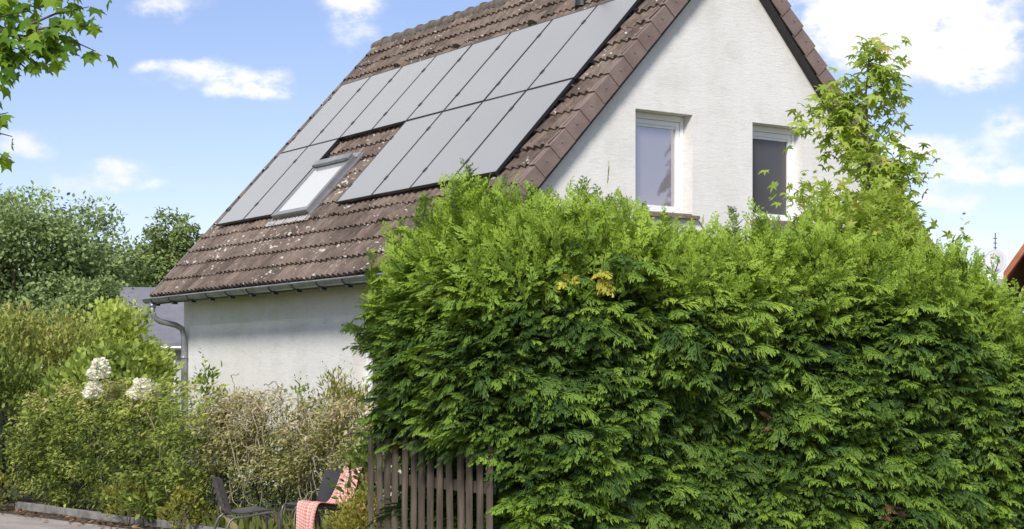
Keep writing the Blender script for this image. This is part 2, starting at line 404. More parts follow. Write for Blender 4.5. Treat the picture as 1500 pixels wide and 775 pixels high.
def roof_cover(f, name, parent):
    courses = 19; ct = S/courses
    du = .15/8
    us = np.arange(0.02, L-.02, du)
    ph = (us/.15) % 1.0
    w = .044*(np.cos(2*PI*ph)*.5+.5)**.55 + .002*rng.normal(size=len(us))*0
    V = []; F = []; UV = []
    nu = len(us)
    tile_id = np.floor(us/.3).astype(int)
    for k in range(courses):
        jit = np.random.default_rng(k).normal(0, .006, 64)[tile_id % 64]
        t0 = k*ct - .02; t1 = (k+1)*ct + .01
        rows = [(t0+.004, .012), (t0, .046), (t0+.5*(t1-t0), .027), (t1, .006)]
        b = len(V)
        for (t, h) in rows:
            for i, u in enumerate(us):
                V.append(f(u, t + jit[i]*(1 if t < t1 else 0), h + w[i] + jit[i]*.8 - (0 if h != .012 else w[i]*.55)))
                UV.append((u, max(k*ct+.01, min((k+1)*ct-.01, t))))
        for r in range(len(rows)-1):
            for i in range(nu-1):
                F.append((b+r*nu+i, b+r*nu+i+1, b+(r+1)*nu+i+1, b+(r+1)*nu+i))
    mb = MB(); mb.v = V; mb.f = F
    o = mb.build(name, M['tile'], parent, uv=UV)
    return o
roof = roof_cover(rp, 'roof', house)
roof_cover(rpr, 'roof', house)
# boarding under the tiles
for f in (rp, rpr):
    mb = MB()
    q = [f(.03,-.02,-.16), f(L-.03,-.02,-.16), f(L-.03,S-.01,-.16), f(.03,S-.01,-.16), f(.03,-.02,0), f(L-.03,-.02,0), f(L-.03,S-.01,0), f(.03,S-.01,0)]
    mb.add(q, [(0,3,2,1),(4,5,6,7),(0,1,5,4),(1,2,6,5),(2,3,7,6),(3,0,4,7)])
    mb.build('roof_boarding', M['deck'], house)
    mb = MB()                               # dark barge board under the verge
    q = [f(.012,0,-.19), f(.148,0,-.19), f(.148,S-.05,-.19), f(.012,S-.05,-.19), f(.012,0,-.163), f(.148,0,-.163), f(.148,S-.05,-.163), f(.012,S-.05,-.163)]
    mb.add(q, [(0,3,2,1),(4,5,6,7),(0,1,5,4),(1,2,6,5),(2,3,7,6),(3,0,4,7)])
    mb.build('barge_board', M['dark_wood'], house)
    mb = MB()                               # far verge
    q = [f(L-.02,-.02,-.1), f(L+.02,-.02,-.1), f(L+.02,S,-.1), f(L-.02,S,-.1), f(L-.02,-.02,.055), f(L+.02,-.02,.055), f(L+.02,S,.055), f(L-.02,S,.055)]
    mb.add(q, [(0,3,2,1),(4,5,6,7),(0,1,5,4),(1,2,6,5),(2,3,7,6),(3,0,4,7)])
    mb.build('verge_strip', M['zinc'], house)
    ct = S/19
    for k in range(19):                     # verge tiles lapping down over the gable
        t0, t1 = k*ct - .05, (k+1)*ct - .03
        jo = random.uniform(-.003, .003)
        mb = MB()
        def vb(ua0, ua1, ub0, ub1, h0a, h1a, h0b, h1b):
            q = [f(ua0,t0,h0a), f(ua1,t0,h0a), f(ub1,t1,h0b), f(ub0,t1,h0b), f(ua0,t0,h1a), f(ua1,t0,h1a), f(ub1,t1,h1b), f(ub0,t1,h1b)]
            mb.add(q, [(0,3,2,1),(4,5,6,7),(0,1,5,4),(1,2,6,5),(2,3,7,6),(3,0,4,7)])
        vb(-.028+jo, -.006+jo, -.014+jo, .006+jo, -.15, .078, -.16, .05)
        vb(-.0055+jo, .1+jo, .0065+jo, .1+jo, .058, .078, .03, .05)
        o = mb.build('verge_tile', M['verge'], house, bevel=.006)
        mb2 = MB(); c = f(-.03+jo, t0+.5*ct, -.02)
        mb2.tube([c, (c[0], c[1]-.006, c[2])], .011, 8); mb2.build('nail', M['zinc'], o)
# ridge
nr = 24; rl = (L+.1)/nr
for k in range(nr):
    u0 = -.06 + k*rl; mb = MB(); vs = []; fs = []
    n = 10
    prof = [(0, .125), (.04, .13), (.05, .112), (rl+.02, .1)]
    for (du, r) in prof:
        for i in range(n+1):
            a = -.25 + (PI+.5)*i/n
            vs.append((W2 + r*1.15*math.cos(a), u0+du, EZ+RH-.02 + r*1.1*math.sin(a)))
    for j in range(len(prof)-1):
        for i in range(n): fs.append((j*(n+1)+i, j*(n+1)+i+1, (j+1)*(n+1)+i+1, (j+1)*(n+1)+i))
    vs.append((W2, u0, EZ+RH-.05)); c = len(vs)-1
    for i in range(n): fs.append((c, i+1, i))
    vs.append((W2, u0+rl+.02, EZ+RH-.05)); c = len(vs)-1; b = 3*(n+1)
    for i in range(n): fs.append((c, b+i, b+i+1))
    mb.add(vs, fs); mb.build('ridge_tile', M['ridge'], house)
# small vent tiles and a vent pipe
for (u, t) in ((3.45,5.19),(5.48,5.19),(7.3,5.17)):
    mb = MB()
    vs = []; 
    for (dt, hw, hh) in ((-.1,.12,.11),(.02,.11,.09),(.2,.07,.03)):
        for i in range(7):
            a = PI*i/6; vs.append(rp(u + hw*math.cos(a), t+dt, .035 + hh*math.sin(a)))
    fs = [(j*7+i, j*7+i+1, (j+1)*7+i+1, (j+1)*7+i) for j in range(2) for i in range(6)] + [tuple(range(6,-1,-1))]
    mb.add(vs, fs); mb.build('vent_tile', M['tile'], house)
mb = MB(); b0 = Vector(rp(2.42,5.22,.03)); mb.tube([b0, b0+Vector((0,0,.12)), b0+Vector((0,0,.5))], [.1,.085,.085], 14)
mb.tube([b0+Vector((0,0,.5)), b0+Vector((0,0,.53)), b0+Vector((0,0,.56))], [.11,.12,.05], 14)
mb.build('vent_pipe', M['black_metal'], house, smooth=False)

# walls
tanp = RH/W2
WU0, WU1, WV0, WV1 = .15, L-.12, .5, 2*W2-.5
def zr(v): return EZ + min(v, 2*W2-v)*tanp - .165/CS
wins = [(2.68, 3.61, 3.67, 4.96), (4.64, 5.57, 3.67, 4.96)]
RD = .17
mb = MB()
edges = sorted({WV0, WV1, W2, *[w[0] for w in wins], *[w[1] for w in wins]})
for a_, b_ in zip(edges[:-1], edges[1:]):
    w = [w for w in wins if w[0] <= a_+1e-6 and w[1] >= b_-1e-6]
    if w:
        z0, z1 = w[0][2], w[0][3]
        mb.quad((a_,WU0,0),(b_,WU0,0),(b_,WU0,z0),(a_,WU0,z0))
        mb.quad((a_,WU0,z1),(b_,WU0,z1),(b_,WU0,zr(b_)),(a_,WU0,zr(a_)))
    else:
        mb.quad((a_,WU0,0),(b_,WU0,0),(b_,WU0,zr(b_)),(a_,WU0,zr(a_)))
for (v0, v1, z0, z1) in wins:
    y0, y1 = WU0, WU0+RD+.1
    mb.quad((v0,y0,z0),(v0,y0,z1),(v0,y1,z1),(v0,y1,z0)); mb.quad((v1,y0,z1),(v1,y0,z0),(v1,y1,z0),(v1,y1,z1))
    mb.quad((v0,y0,z1),(v1,y0,z1),(v1,y1,z1),(v0,y1,z1)); mb.quad((v1,y0,z0),(v0,y0,z0),(v0,y1,z0),(v1,y1,z0))
mb.build('gable_wall', M['plaster'], house)
mb = MB()                                     # wall under the eaves with one window opening
ew = (2.4, 3.47, .95, 2.1)
for a_, b_ in ((WU0, ew[0]), (ew[1], WU1)):
    mb.quad((WV0,b_,0),(WV0,a_,0),(WV0,a_,zr(WV0)),(WV0,b_,zr(WV0)))
mb.quad((WV0,ew[1],0),(WV0,ew[0],0),(WV0,ew[0],ew[2]),(WV0,ew[1],ew[2]))
mb.quad((WV0,ew[1],ew[3]),(WV0,ew[0],ew[3]),(WV0,ew[0],zr(WV0)),(WV0,ew[1],zr(WV0)))
for (p, q) in (((ew[0],ew[2]),(ew[0],ew[3])),((ew[0],ew[3]),(ew[1],ew[3])),((ew[1],ew[3]),(ew[1],ew[2])),((ew[1],ew[2]),(ew[0],ew[2]))):
    mb.quad((WV0,p[0],p[1]),(WV0,q[0],q[1]),(WV0+.27,q[0],q[1]),(WV0+.27,p[0],p[1]))
mb.build('eaves_wall', M['plaster'], house)
mb = MB()
mb.quad((WV1,WU0,0),(WV1,WU1,0),(WV1,WU1,zr(WV1)),(WV1,WU0,zr(WV1)))
mb.poly([(WV1,WU1,0),(WV0,WU1,0),(WV0,WU1,zr(WV0)),(W2,WU1,zr(W2)),(WV1,WU1,zr(WV1))])
mb.build('rear_wall', M['plaster'], house)

def frame_ring(mb, P, x0, x1, z0, z1, l, r, b, t, d0, d1):
    """rectangular ring of four bars butted end to end"""
    def bx(a0, a1, c0, c1): mb.box((a0, d0, c0), (a1, d1, c1), P)
    bx(x0, x0+l, z0, z1); bx(x1-r, x1, z0, z1); bx(x0+l, x1-r, z0, z0+b); bx(x0+l, x1-r, z1-t, z1)
def window(P, x0, x1, z0, z1, pane, blind=True, sill=True):
    """P maps (across, depth into wall, height) to house coordinates"""
    e = .003
    f = MB(); frame_ring(f, P, x0+e, x1-e, z0+e, z1-e, .055, .055, .06, .075, RD, RD+.07)
    win = f.build('window', M['pvc'], house, bevel=.006)
    s = MB(); frame_ring(s, P, x0+.06, x1-.06, z0+.066, z1-.081, .06, .06, .055, .06, RD+.015, RD+.075)
    s.build('sash', M['pvc'], win, bevel=.006)
    g_ = MB(); g_.quad(P((x0+.11,RD+.045,z0+.115)), P((x1-.11,RD+.045,z0+.115)), P((x1-.11,RD+.045,z1-.135)), P((x0+.11,RD+.045,z1-.135)))
    g_.build('pane', pane, win)
    if blind:
        b = MB(); b.box((x0+.122, RD+.028, z1-.175), (x1-.122, RD+.042, z1-.143), P); b.build('blind_cassette', M['pvc'], win)
    if sill:
        k = MB(); k.box((x0-.05, -.07, z0-.05), (x1+.07, -.003, z0-.004), P); k.box((x0+.004, -.0025, z0+.0005), (x1-.004, RD-.003, z0+.02), P)
        k.build('sill', M['sill'], win, bevel=.005)
PG = lambda p: (p[0], WU0+p[1], p[2])
PE = lambda p: (WV0+p[1], p[0], p[2])
window(PG, *wins[0], M['pane_light'])
window(PG, *wins[1], M['pane_dark'])
window(PE, *ew, M['pane_dark'], blind=False)

# gutter, brackets, downpipe
gv, gz, gr = -.075, EZ-.045, .072
mb = MB(); vs = []; fs = []; n = 10
uu = np.linspace(-.06, L+.06, 24)
for u in uu:
    for r in (gr, gr-.008):
        for i in range(n+1):
            a = PI + PI*i/n; vs.append((gv + r*math.cos(a), u, gz + r*math.sin(a)))
st = 2*(n+1)
for j in range(len(uu)-1):
    for i in range(n):
        fs.append((j*st+i, (j+1)*st+i, (j+1)*st+i+1, j*st+i+1))
        fs.append((j*st+n+1+i, j*st+n+2+i, (j+1)*st+n+2+i, (j+1)*st+n+1+i))
mb.add(vs, fs)
for e in (0, len(uu)-1):
    b = e*st; mb.f.append(tuple(b+i for i in range(n+1)))
mb.tube([(gv-gr-.004, -.06, gz), (gv-gr-.004, L+.06, gz)], .013, 8)
gut = mb.build('gutter', M['zinc'], house, smooth=False)
for k in range(13):
    u = .45 + k*.72; mb = MB()
    mb.tube([(gv+(gr+.006)*math.cos(PI+PI*i/8), u, gz+(gr+.006)*math.sin(PI+PI*i/8)) for i in range(9)], .008, 6)
    mb.box((gv-.005, u-.035, gz-gr-.045), (gv+.07, u+.035, gz-gr-.012))
    mb.build('gutter_bracket', M['black_metal'], gut)
mb = MB(); pu = L-.2
mb.tube([(gv,pu,gz-.05),(gv,pu,gz-.2),(gv+.03,pu,gz-.3),(gv+.12,pu-.02,gz-.36),(.3,pu-.06,gz-.42),(.4,pu-.08,gz-.48),(.43,pu-.09,gz-.6),(.43,pu-.09,.02)], .048, 14)
mb.tube([(gv,pu,gz-.08),(gv,pu,gz-.14)], .056, 14)
for z in (1.9, .7): mb.tube([(.43,pu-.09,z),(.43,pu-.09,z+.04)], .056, 14)
mb.build('downpipe', M['zinc'], house, smooth=True)

# roof window
wu0, wu1, wt0, wt1 = 5.6, 6.78, 1.42, 2.6
R3 = lambda p: rp(p[0], p[1], p[2])
mb = MB()
for q in ((wu0-.09, wt0-.05, wu0-.002, wt1+.12), (wu1+.002, wt0-.05, wu1+.09, wt1+.12)):
    mb.box((q[0], q[1], .05), (q[2], q[3], .085), R3)
mb.box((wu0-.02, wt1+.0, .05), (wu1+.02, wt1+.12, .1), R3)
sk = mb.build('roof_window', M['grey_metal'], house, bevel=.006)
mb = MB(); nseg = 26
for i in range(nseg):
    a0 = wu0-.1 + (wu1-wu0+.2)*i/nseg; a1 = wu0-.1 + (wu1-wu0+.2)*(i+1)/nseg
    mb.box((a0, wt0-.15, .062+.012*(i % 2)), (a1-.001, wt0-.055, .075+.012*(i % 2)), R3)
mb.build('flashing_apron', M['lead'], sk)
mb = MB()
def ring(m, u0, u1, t0, t1, w, h0, h1):
    m.box((u0,t0,h0),(u0+w,t1,h1),R3); m.box((u1-w,t0,h0),(u1,t1,h1),R3); m.box((u0+w,t0,h0),(u1-w,t0+w,h1),R3); m.box((u0+w,t1-w,h0),(u1-w,t1,h1),R3)
ring(mb, wu0, wu1, wt0, wt1-.01, .085, .03, .15)
mb.build('frame', M['grey_metal'], sk, bevel=.008)
mb = MB(); mb.box((wu0+.01, wt1-.12, .152), (wu1-.01, wt1+.0, .2), R3); mb.build('hood', M['zinc'], sk, bevel=.012)
mb = MB(); mb.quad(R3((wu0+.08,wt0+.08,.135)), R3((wu1-.08,wt0+.08,.135)), R3((wu1-.08,wt1-.09,.135)), R3((wu0+.08,wt1-.09,.135)))
mb.build('pane', M['pane_sky'], sk)

# mounting rails
PU0, PT0, PHH, PW = .6104, 3.1898, 1.7198, 1.04
PO = .14
def rail(u0, u1, t):
    mb = MB(); mb.box((u0, t-.02, .07), (u1, t+.02, PO-.045), R3)
    for k in range(int((u1-u0)/.9)+1):
        u = u0+.12+k*.9
        if u < u1: mb.box((u-.02, t-.09, .045), (u+.02, t-.021, .1), R3)
    mb.build('mounting_rail', M['black_metal'], house)
for t in (PT0+.35, PT0+PHH-.35): rail(PU0-.06, PU0+8*PW+.06, t)
for t in (PT0-PHH+.35, PT0-.35):
    rail(PU0-.06, PU0+4*PW+.05, t); rail(PU0+6*PW-.05, PU0+8*PW+.06, t)
# solar panels: things of their own, bolted above the tiles
solar_proto = None
def basis_matrix():
    e = Vector((-math.sin(A), math.cos(A), 0)); v = Vector((math.cos(A), math.sin(A), 0)); z = Vector((0,0,1))
    X = -e; Y = v*CS + z*SN; Zn = -v*SN + z*CS          # X to the right seen from the street
    return X, Y, Zn
BX, BY, BZ = basis_matrix()
def house_pt(p):
    return Vector((HX + p[0]*math.cos(A) - p[1]*math.sin(A), HY + p[0]*math.sin(A) + p[1]*math.cos(A), p[2]))
def make_panel():
    r = empty('solar_panel', (0,0,0))
    w, h = PW/2-.009, PHH/2-.009
    mb = MB()
    mb.box((-w,-h,-.04),(-w+.011,h,0)); mb.box((w-.011,-h,-.04),(w,h,0)); mb.box((-w+.011,-h,-.04),(w-.011,-h+.011,0)); mb.box((-w+.011,h-.011,-.04),(w-.011,h,0))
    mb.quad((-w+.011,-h+.011,-.03),(-w+.011,h-.011,-.03),(w-.011,h-.011,-.03),(w-.011,-h+.011,-.03))
    mb.build('frame', M['black_metal'], r)
    mb = MB(); mb.quad((-w+.011,-h+.011,-.003),(w-.011,-h+.011,-.003),(w-.011,h-.011,-.003),(-w+.011,h-.011,-.003))
    mb.build('glass', M['solar'], r)
    for y in (-.5, .5):
        mb = MB(); mb.box((-w-.026, y-.035, -.03), (-w+.013, y+.035, .008)); mb.build('clamp', M['black_metal'], r)
    return r
def place_panel(r, i, row):
    u = PU0 + (i+.5)*PW; t = PT0 + (PHH*.5 if row else -PHH*.5)
    c = house_pt(rp(u, t, PO + random.uniform(-.002, .002)))
    m = Matrix(((BX.x,BY.x,BZ.x,c.x),(BX.y,BY.y,BZ.y,c.y),(BX.z,BY.z,BZ.z,c.z),(0,0,0,1)))
    m = m @ Matrix.Rotation(random.uniform(-.0025,.0025), 4, 'X') @ Matrix.Rotation(random.uniform(-.003,.003), 4, 'Y')
    r.matrix_world = m
ordn = ['first','second','third','fourth','fifth','sixth','seventh','eighth']
plist = []
for k in range(8):
    i = 7-k
    w = {0: 'grey solar panel at the far left end of the long upper row', 7: 'grey solar panel at the right end of the upper row, below the vent pipe'}.get(k, 'grey solar panel in the long upper row, %s from its left end' % ordn[k])
    plist.append((i, 1, w))
plist.append((7, 0, 'grey solar panel at the lower left corner of the roof array'))
plist.append((6, 0, 'grey solar panel of the lower row directly left of the roof window'))
plist.append((3, 0, 'grey solar panel of the lower row directly right of the roof window'))
plist.append((2, 0, 'lower row solar panel, second to the right of the roof window'))
plist.append((1, 0, 'lower row solar panel, third to the right of the roof window'))
plist.append((0, 0, 'lower row solar panel at the right end, nearest the brown verge tiles'))
for n_, (i, row, lab) in enumerate(plist):
    if n_ == 0:
        r = solar_proto = make_panel()
    else:
        r = solar_proto.copy(); COL.objects.link(r)
        for ch in list(solar_proto.children):
            c = ch.copy(); COL.objects.link(c); c.parent = r
    tag(r, lab, 'solar panel', 'solar panels on the brown tiled roof')
    place_panel(r, i, row)

# ------------------------------------------------------------------ frames on the ground
class Frame:
    def __init__(s, x, y, a): s.o = np.array([x, y]); s.a = a; s.v = np.array([math.cos(a), math.sin(a)]); s.u = np.array([-math.sin(a), math.cos(a)])
    def w(s, v, u, z=0.0):
        q = s.o + s.v*v + s.u*u; return (q[0], q[1], z)
HF = Frame(-.06, 10.0, A)                       # tall hedge and picket fence
FF = Frame(-1.27, 15.0, math.radians(43))       # wire fence and edging

# ground
mb = MB(); mb.quad((-600,-300,0),(600,-300,0),(600,900,0),(-600,900,0)); tag(mb.build('ground', M['lawn']), kind='structure')
mb = MB(); mb.poly([FF.w(-.42,14,.004), FF.w(-.42,1,.004), FF.w(-1.4,-1,.004), HF.w(-.25,1.5,.004), HF.w(-.6,-.5,.004), HF.w(9,-.5,.004), HF.w(9,-11,.004), HF.w(-4,-11,.004), FF.w(-14,14,.004)][::-1]); tag(mb.build('pavement', M['paving']), kind='structure')
mb = MB(); mb.poly([FF.w(1.0,14,.008), FF.w(-.55,14,.008), FF.w(-.62,6,.008), FF.w(-.55,4,.008), FF.w(-.6,2,.008), FF.w(-.7,-.3,.008), FF.w(1.0,-.3,.008)]); tag(mb.build('soil_bed', M['soil']), kind='structure')
mb = MB(); u = -.4; k = 0
while u < 6.2:
    l = 1.0; dz = random.uniform(-.012,.012); dv = random.uniform(-.012,.012)
    mb.box((0,0,0),(1,1,1), lambda p: FF.w(-.3+dv+.06*p[0], u+.008+(l-.016)*p[1], .01+(.085+dz)*p[2]))
    u += l; k += 1
tag(mb.build('kerb', M['concrete'], bevel=.006), kind='structure')

# ------------------------------------------------------------------ tall thuja hedge
HL, HT = 7.2, 1.22                              # length along v, thickness along u
tv = [-.3, 0, .4, .9, 1.4, 1.9, 2.4, 2.9, 3.6, 4.5, 4.9, 5.2, 5.6, 7.2]
tz = [2.42, 2.49, 2.51, 2.48, 2.38, 2.33, 2.38, 2.42, 2.4, 2.28, 2.09, 1.9, 1.8, 1.76]
def ztop(v, u=0.0):
    z = np.interp(v, tv, tz)
    e = np.clip((np.asarray(u)-.6)/.95, 0, 1)
    bump = .2*np.exp(-((np.asarray(v)-.08)/.22)**2-((np.asarray(u)-.65)/.3)**2) + .07*np.exp(-((np.asarray(v)-.95)/.25)**2) + .08*np.exp(-((np.asarray(v)-2.3)/.25)**2)
    return z - .3*e*e + bump
hedge = empty('thuja_hedge', (HF.o[0], HF.o[1], 0), A, 'tall dense green thuja hedge with feathery drooping sprays, standing before the white gable', 'hedge')
def lump(a, b, s=0):
    return (.09*np.sin(2.3*a+1.1*np.sin(1.9*b+s)+s) + .06*np.sin(5.1*b+2.2*np.sin(3.1*a+s)+1.3*s) + .05*np.sin(9.7*a+3*np.sin(4.3*b)) )
# inner body
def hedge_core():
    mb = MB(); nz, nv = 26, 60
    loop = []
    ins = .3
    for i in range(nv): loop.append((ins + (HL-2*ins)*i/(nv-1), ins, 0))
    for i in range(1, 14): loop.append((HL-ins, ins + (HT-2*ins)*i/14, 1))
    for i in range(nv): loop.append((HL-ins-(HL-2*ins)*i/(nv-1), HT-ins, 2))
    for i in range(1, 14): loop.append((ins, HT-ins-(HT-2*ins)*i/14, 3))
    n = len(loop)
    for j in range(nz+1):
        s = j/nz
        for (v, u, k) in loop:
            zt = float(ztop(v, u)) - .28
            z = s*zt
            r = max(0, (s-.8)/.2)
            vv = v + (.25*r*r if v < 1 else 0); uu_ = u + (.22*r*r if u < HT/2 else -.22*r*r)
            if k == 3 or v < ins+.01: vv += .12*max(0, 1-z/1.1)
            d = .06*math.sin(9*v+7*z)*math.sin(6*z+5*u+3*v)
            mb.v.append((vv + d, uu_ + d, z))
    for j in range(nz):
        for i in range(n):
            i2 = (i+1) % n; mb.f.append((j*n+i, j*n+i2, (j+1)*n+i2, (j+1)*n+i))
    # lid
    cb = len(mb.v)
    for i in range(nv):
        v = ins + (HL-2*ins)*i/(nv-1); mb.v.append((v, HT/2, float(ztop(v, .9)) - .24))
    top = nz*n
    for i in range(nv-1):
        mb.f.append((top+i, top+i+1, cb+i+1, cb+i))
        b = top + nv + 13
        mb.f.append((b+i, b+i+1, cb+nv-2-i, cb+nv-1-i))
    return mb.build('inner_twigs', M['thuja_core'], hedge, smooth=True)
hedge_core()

lb = LB()
def hedge_sprays():
    C = []; O = []; K = []
    def put(c, o, k): C.append(c); O.append(o); K.append(np.full(len(c), k))
    # front face
    n = 2700; v = rng.uniform(-.15, HL, n); z = rng.uniform(.02, 1.0, n)**.9
    zt = ztop(v); zz = z*zt
    bul = lump(v, zz)
    u0 = -.02 - bul + .22*np.clip((z-.86)/.14, 0, 1)**2
    corner = np.clip(1-(v+.15)/.45, 0, 1)
    u0 = u0 + (.2*np.clip(zz-.7,0,1)-.03)*corner**2
    fr = (v > .03 + .1*(1.15-zz)) | (zz > 1.15)
    v, u0, zz, corner = v[fr], u0[fr], zz[fr], corner[fr]
    put(np.stack([v, u0, zz], 1), np.stack([-.55*corner*(zz > 1.1), -np.ones(len(v)), .1+0*v], 1), 0)
    # end face above the pickets
    n = 560; u = rng.uniform(-.05, HT, n); z = rng.uniform(0, 1, n); zt = ztop(0, u); lo = 1.23 - .1*u/HT; zz = lo + (zt-lo)*z
    bul = lump(u+3, zz, 2)
    v0 = -.07 - .6*bul + .3*np.clip((z-.72)/.28, 0, 1)**2 + .12*np.clip((.25-z)/.25, 0, 1) + .22*np.clip((.2-u)/.3, 0, 1)**2
    put(np.stack([v0, u, zz], 1), np.stack([-np.ones(n), -.12+.1*rng.normal(size=n), .1+0*u], 1), 1)
    # sparse inside behind the pickets
    n = 260; u = rng.uniform(.0, 1.45, n); zz = rng.uniform(.05, 1.25, n)
    put(np.stack([.3+.05*rng.normal(size=n), u, zz], 1), np.stack([-np.ones(n), 0*u, .1+0*u], 1), 4)
    # back and far end, sparser
    n = 420; v = rng.uniform(0, HL, n); zz = rng.uniform(.1, 1, n)*ztop(v, HT)
    put(np.stack([v, HT+0*v, zz], 1), np.stack([0*v, np.ones(n), .1+0*v], 1), 2)
    n = 110; u = rng.uniform(.1, HT-.05, n); zz = rng.uniform(.5, 1, n)*ztop(0, HT)
    put(np.stack([.12+.06*rng.normal(size=n), HT+.02+.1*rng.normal(size=n), zz], 1), np.stack([-.7*np.ones(n), .7*np.ones(n), .1+0*u], 1), 1)
    # top
    n = 1300; v = rng.uniform(-.08, HL, n); u = rng.uniform(.05, HT-.05, n)
    zz = ztop(v, u) - .04 + .5*lump(v*1.7, u*2, 4) - .1*np.clip((.25-v)/.3, 0, 1)**2
    put(np.stack([v, u, zz], 1), np.stack([.0*v, -.35+0*u, 1+0*v], 1), 3)
    C = np.concatenate(C); O = norm(np.concatenate(O)); K = np.concatenate(K)
    C = C + O*np.where(K == 3, .06, .085)[:, None]*np.clip(rng.normal(size=(len(C), 1)), -1.6, 1.4)
    # each clump: a branch end carrying a fan of sprays
    per = 12
    idx = np.repeat(np.arange(len(C)), per); n = len(idx)
    c = C[idx]; o = O[idx]; k = K[idx]
    ctint = rng.normal(0, .1, len(C))[idx]
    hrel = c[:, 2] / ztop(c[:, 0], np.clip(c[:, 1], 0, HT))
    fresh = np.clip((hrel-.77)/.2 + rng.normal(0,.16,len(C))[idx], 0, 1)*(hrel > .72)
    lat = norm(np.cross(o, np.array([0, 0, 1.])+.001))
    bdir = norm(o + lat*rng.normal(0, .25, len(C))[idx][:, None])       # direction of the branch
    spread = rng.normal(0, .85, n)
    up = rng.normal(.25, .22, len(C))[idx] + rng.normal(.08, .2, n) + .75*fresh*rng.uniform(.2, 1.2, n)
    up = np.where(k == 3, rng.normal(.9, .5, n), up)
    d = norm(bdir + lat*spread[:, None] + np.array([0, 0, 1.])*up[:, None])
    d = np.where((k == 3)[:, None], norm(np.stack([rng.normal(0, .36, n), rng.normal(-.1, .36, n), np.abs(rng.normal(1, .25, n))], 1)), d)
    t = rng.uniform(-.16, .03, n)
    pos = c + bdir*t[:, None] + lat*(spread*.05)[:, None] + np.stack([rng.normal(0,.03,n), rng.normal(0,.03,n), rng.normal(0,.05,n)], 1)
    nrm = np.where((k == 3)[:, None], rng.normal(0, 1, (n, 3))*np.array([1,1,.2])+np.array([0,-.5,.3]), 0) + np.where(k == 3, .2, 1)[:, None]*(np.array([0,0,1.]) + .35*o + rng.normal(0, .17, (n, 3)) + rng.normal(0, .16, (len(C), 3))[idx])
    size = rng.uniform(.095, .185, n)*(1-.1*fresh)
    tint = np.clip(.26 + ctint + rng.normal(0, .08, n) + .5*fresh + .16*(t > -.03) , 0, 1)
    # young plumes near the top stand upright, fine and loose
    pl = (rng.uniform(size=len(C)) < np.clip((hrel.reshape(len(C), per)[:, 0]-.8)/.12, 0, .85))[idx]
    az_ = rng.uniform(0, 2*PI, n)
    dp = norm(np.stack([rng.normal(0,.38,n), rng.normal(0,.38,n), 1+0*az_], 1) + .35*o*(k != 3)[:, None])
    d = np.where(pl[:, None], dp, d)
    nrm = np.where(pl[:, None], np.stack([np.cos(az_), np.sin(az_), .2+0*az_], 1), nrm)
    pos = pos + np.where(pl[:, None], np.stack([rng.normal(0,.035,n), rng.normal(0,.035,n), rng.uniform(-.12,.1,n) + (rng.uniform(-.05,.14,len(C))*(rng.uniform(size=len(C)) > .45))[idx]], 1), 0)
    tint = np.where(pl, np.clip(tint + .08, 0, 1), tint)
    keep = ~(pos[:, 2] < .0)
    a_ = keep & ~pl; b_ = keep & pl
    lb.addm(FRONDS, pos[a_], d[a_], nrm[a_], size[a_], tint[a_])
    lb.addm(OPEN_FRONDS, pos[b_], d[b_], nrm[b_], size[b_]*.95, tint[b_])
hedge_sprays()
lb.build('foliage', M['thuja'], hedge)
# leading shoots rising from the top
shoots = [(-.05,.35,.2,2.9),(.12,.6,.25,3.02),(.5,.35,.2,2.84),(.62,.5,.25,2.92),(.93,.4,.22,3.04),(1.0,.5,.2,2.9),(1.3,.35,.2,2.88),(1.62,.3,.2,2.78),
          (2.25,.4,.2,2.84),(2.4,.3,.2,2.78),(2.55,.5,.2,2.76),(2.95,.3,.2,2.74),(3.3,.5,.2,2.7),(3.7,.4,.2,2.72),(4.1,.5,.2,2.68),(4.55,.5,.2,2.6),(4.9,.4,.2,2.3),(.3,.9,.25,2.92),(-.1,.8,.2,2.82),(.05,1.3,.2,2.72),(.0,1.6,.2,2.5),(5.3,.5,.2,2.1)]
for _ in range(58):
    v = random.uniform(0, 4.5); u = random.uniform(.1, 1.0); shoots.append((v, min(u, 1.0), .2, float(ztop(v, u)) + random.uniform(.04, .26)*random.uniform(.5,1)))
for (v, u, _, zt) in shoots:
    zt = min(zt - .05, float(ztop(v, u)) + .34)
    z0 = float(ztop(v, u)) - .3
    lean = (random.uniform(-.06,.06), random.uniform(-.06,.06))
    pts = [(v+lean[0]*s, u+lean[1]*s, z0+(zt-z0)*s) for s in (0,.33,.66,1)]
    st = MB(); st.tube(pts, [.006,.005,.004,.0015], 5)
    st_o = st.build('leading_shoot', M['green_stem'], hedge)
    n = 46; s = np.linspace(.05, .98, n); ang = rng.uniform(0, 2*PI, n)
    pos = np.stack([v+lean[0]*s, u+lean[1]*s, z0+(zt-z0)*s], 1)
    d = np.stack([np.cos(ang), np.sin(ang), rng.uniform(1.0, 2.2, n)], 1)
    l2 = LB(); l2.addm(OPEN_FRONDS, pos, d, np.stack([-np.cos(ang), -np.sin(ang), .9+0*ang], 1)+rng.normal(0,.3,(n,3)), (.2-.12*s)*rng.uniform(.7,1.1,n), np.clip(rng.normal(.6,.13,n), 0, 1))
    l2.build('shoot_foliage', M['thuja'], st_o)
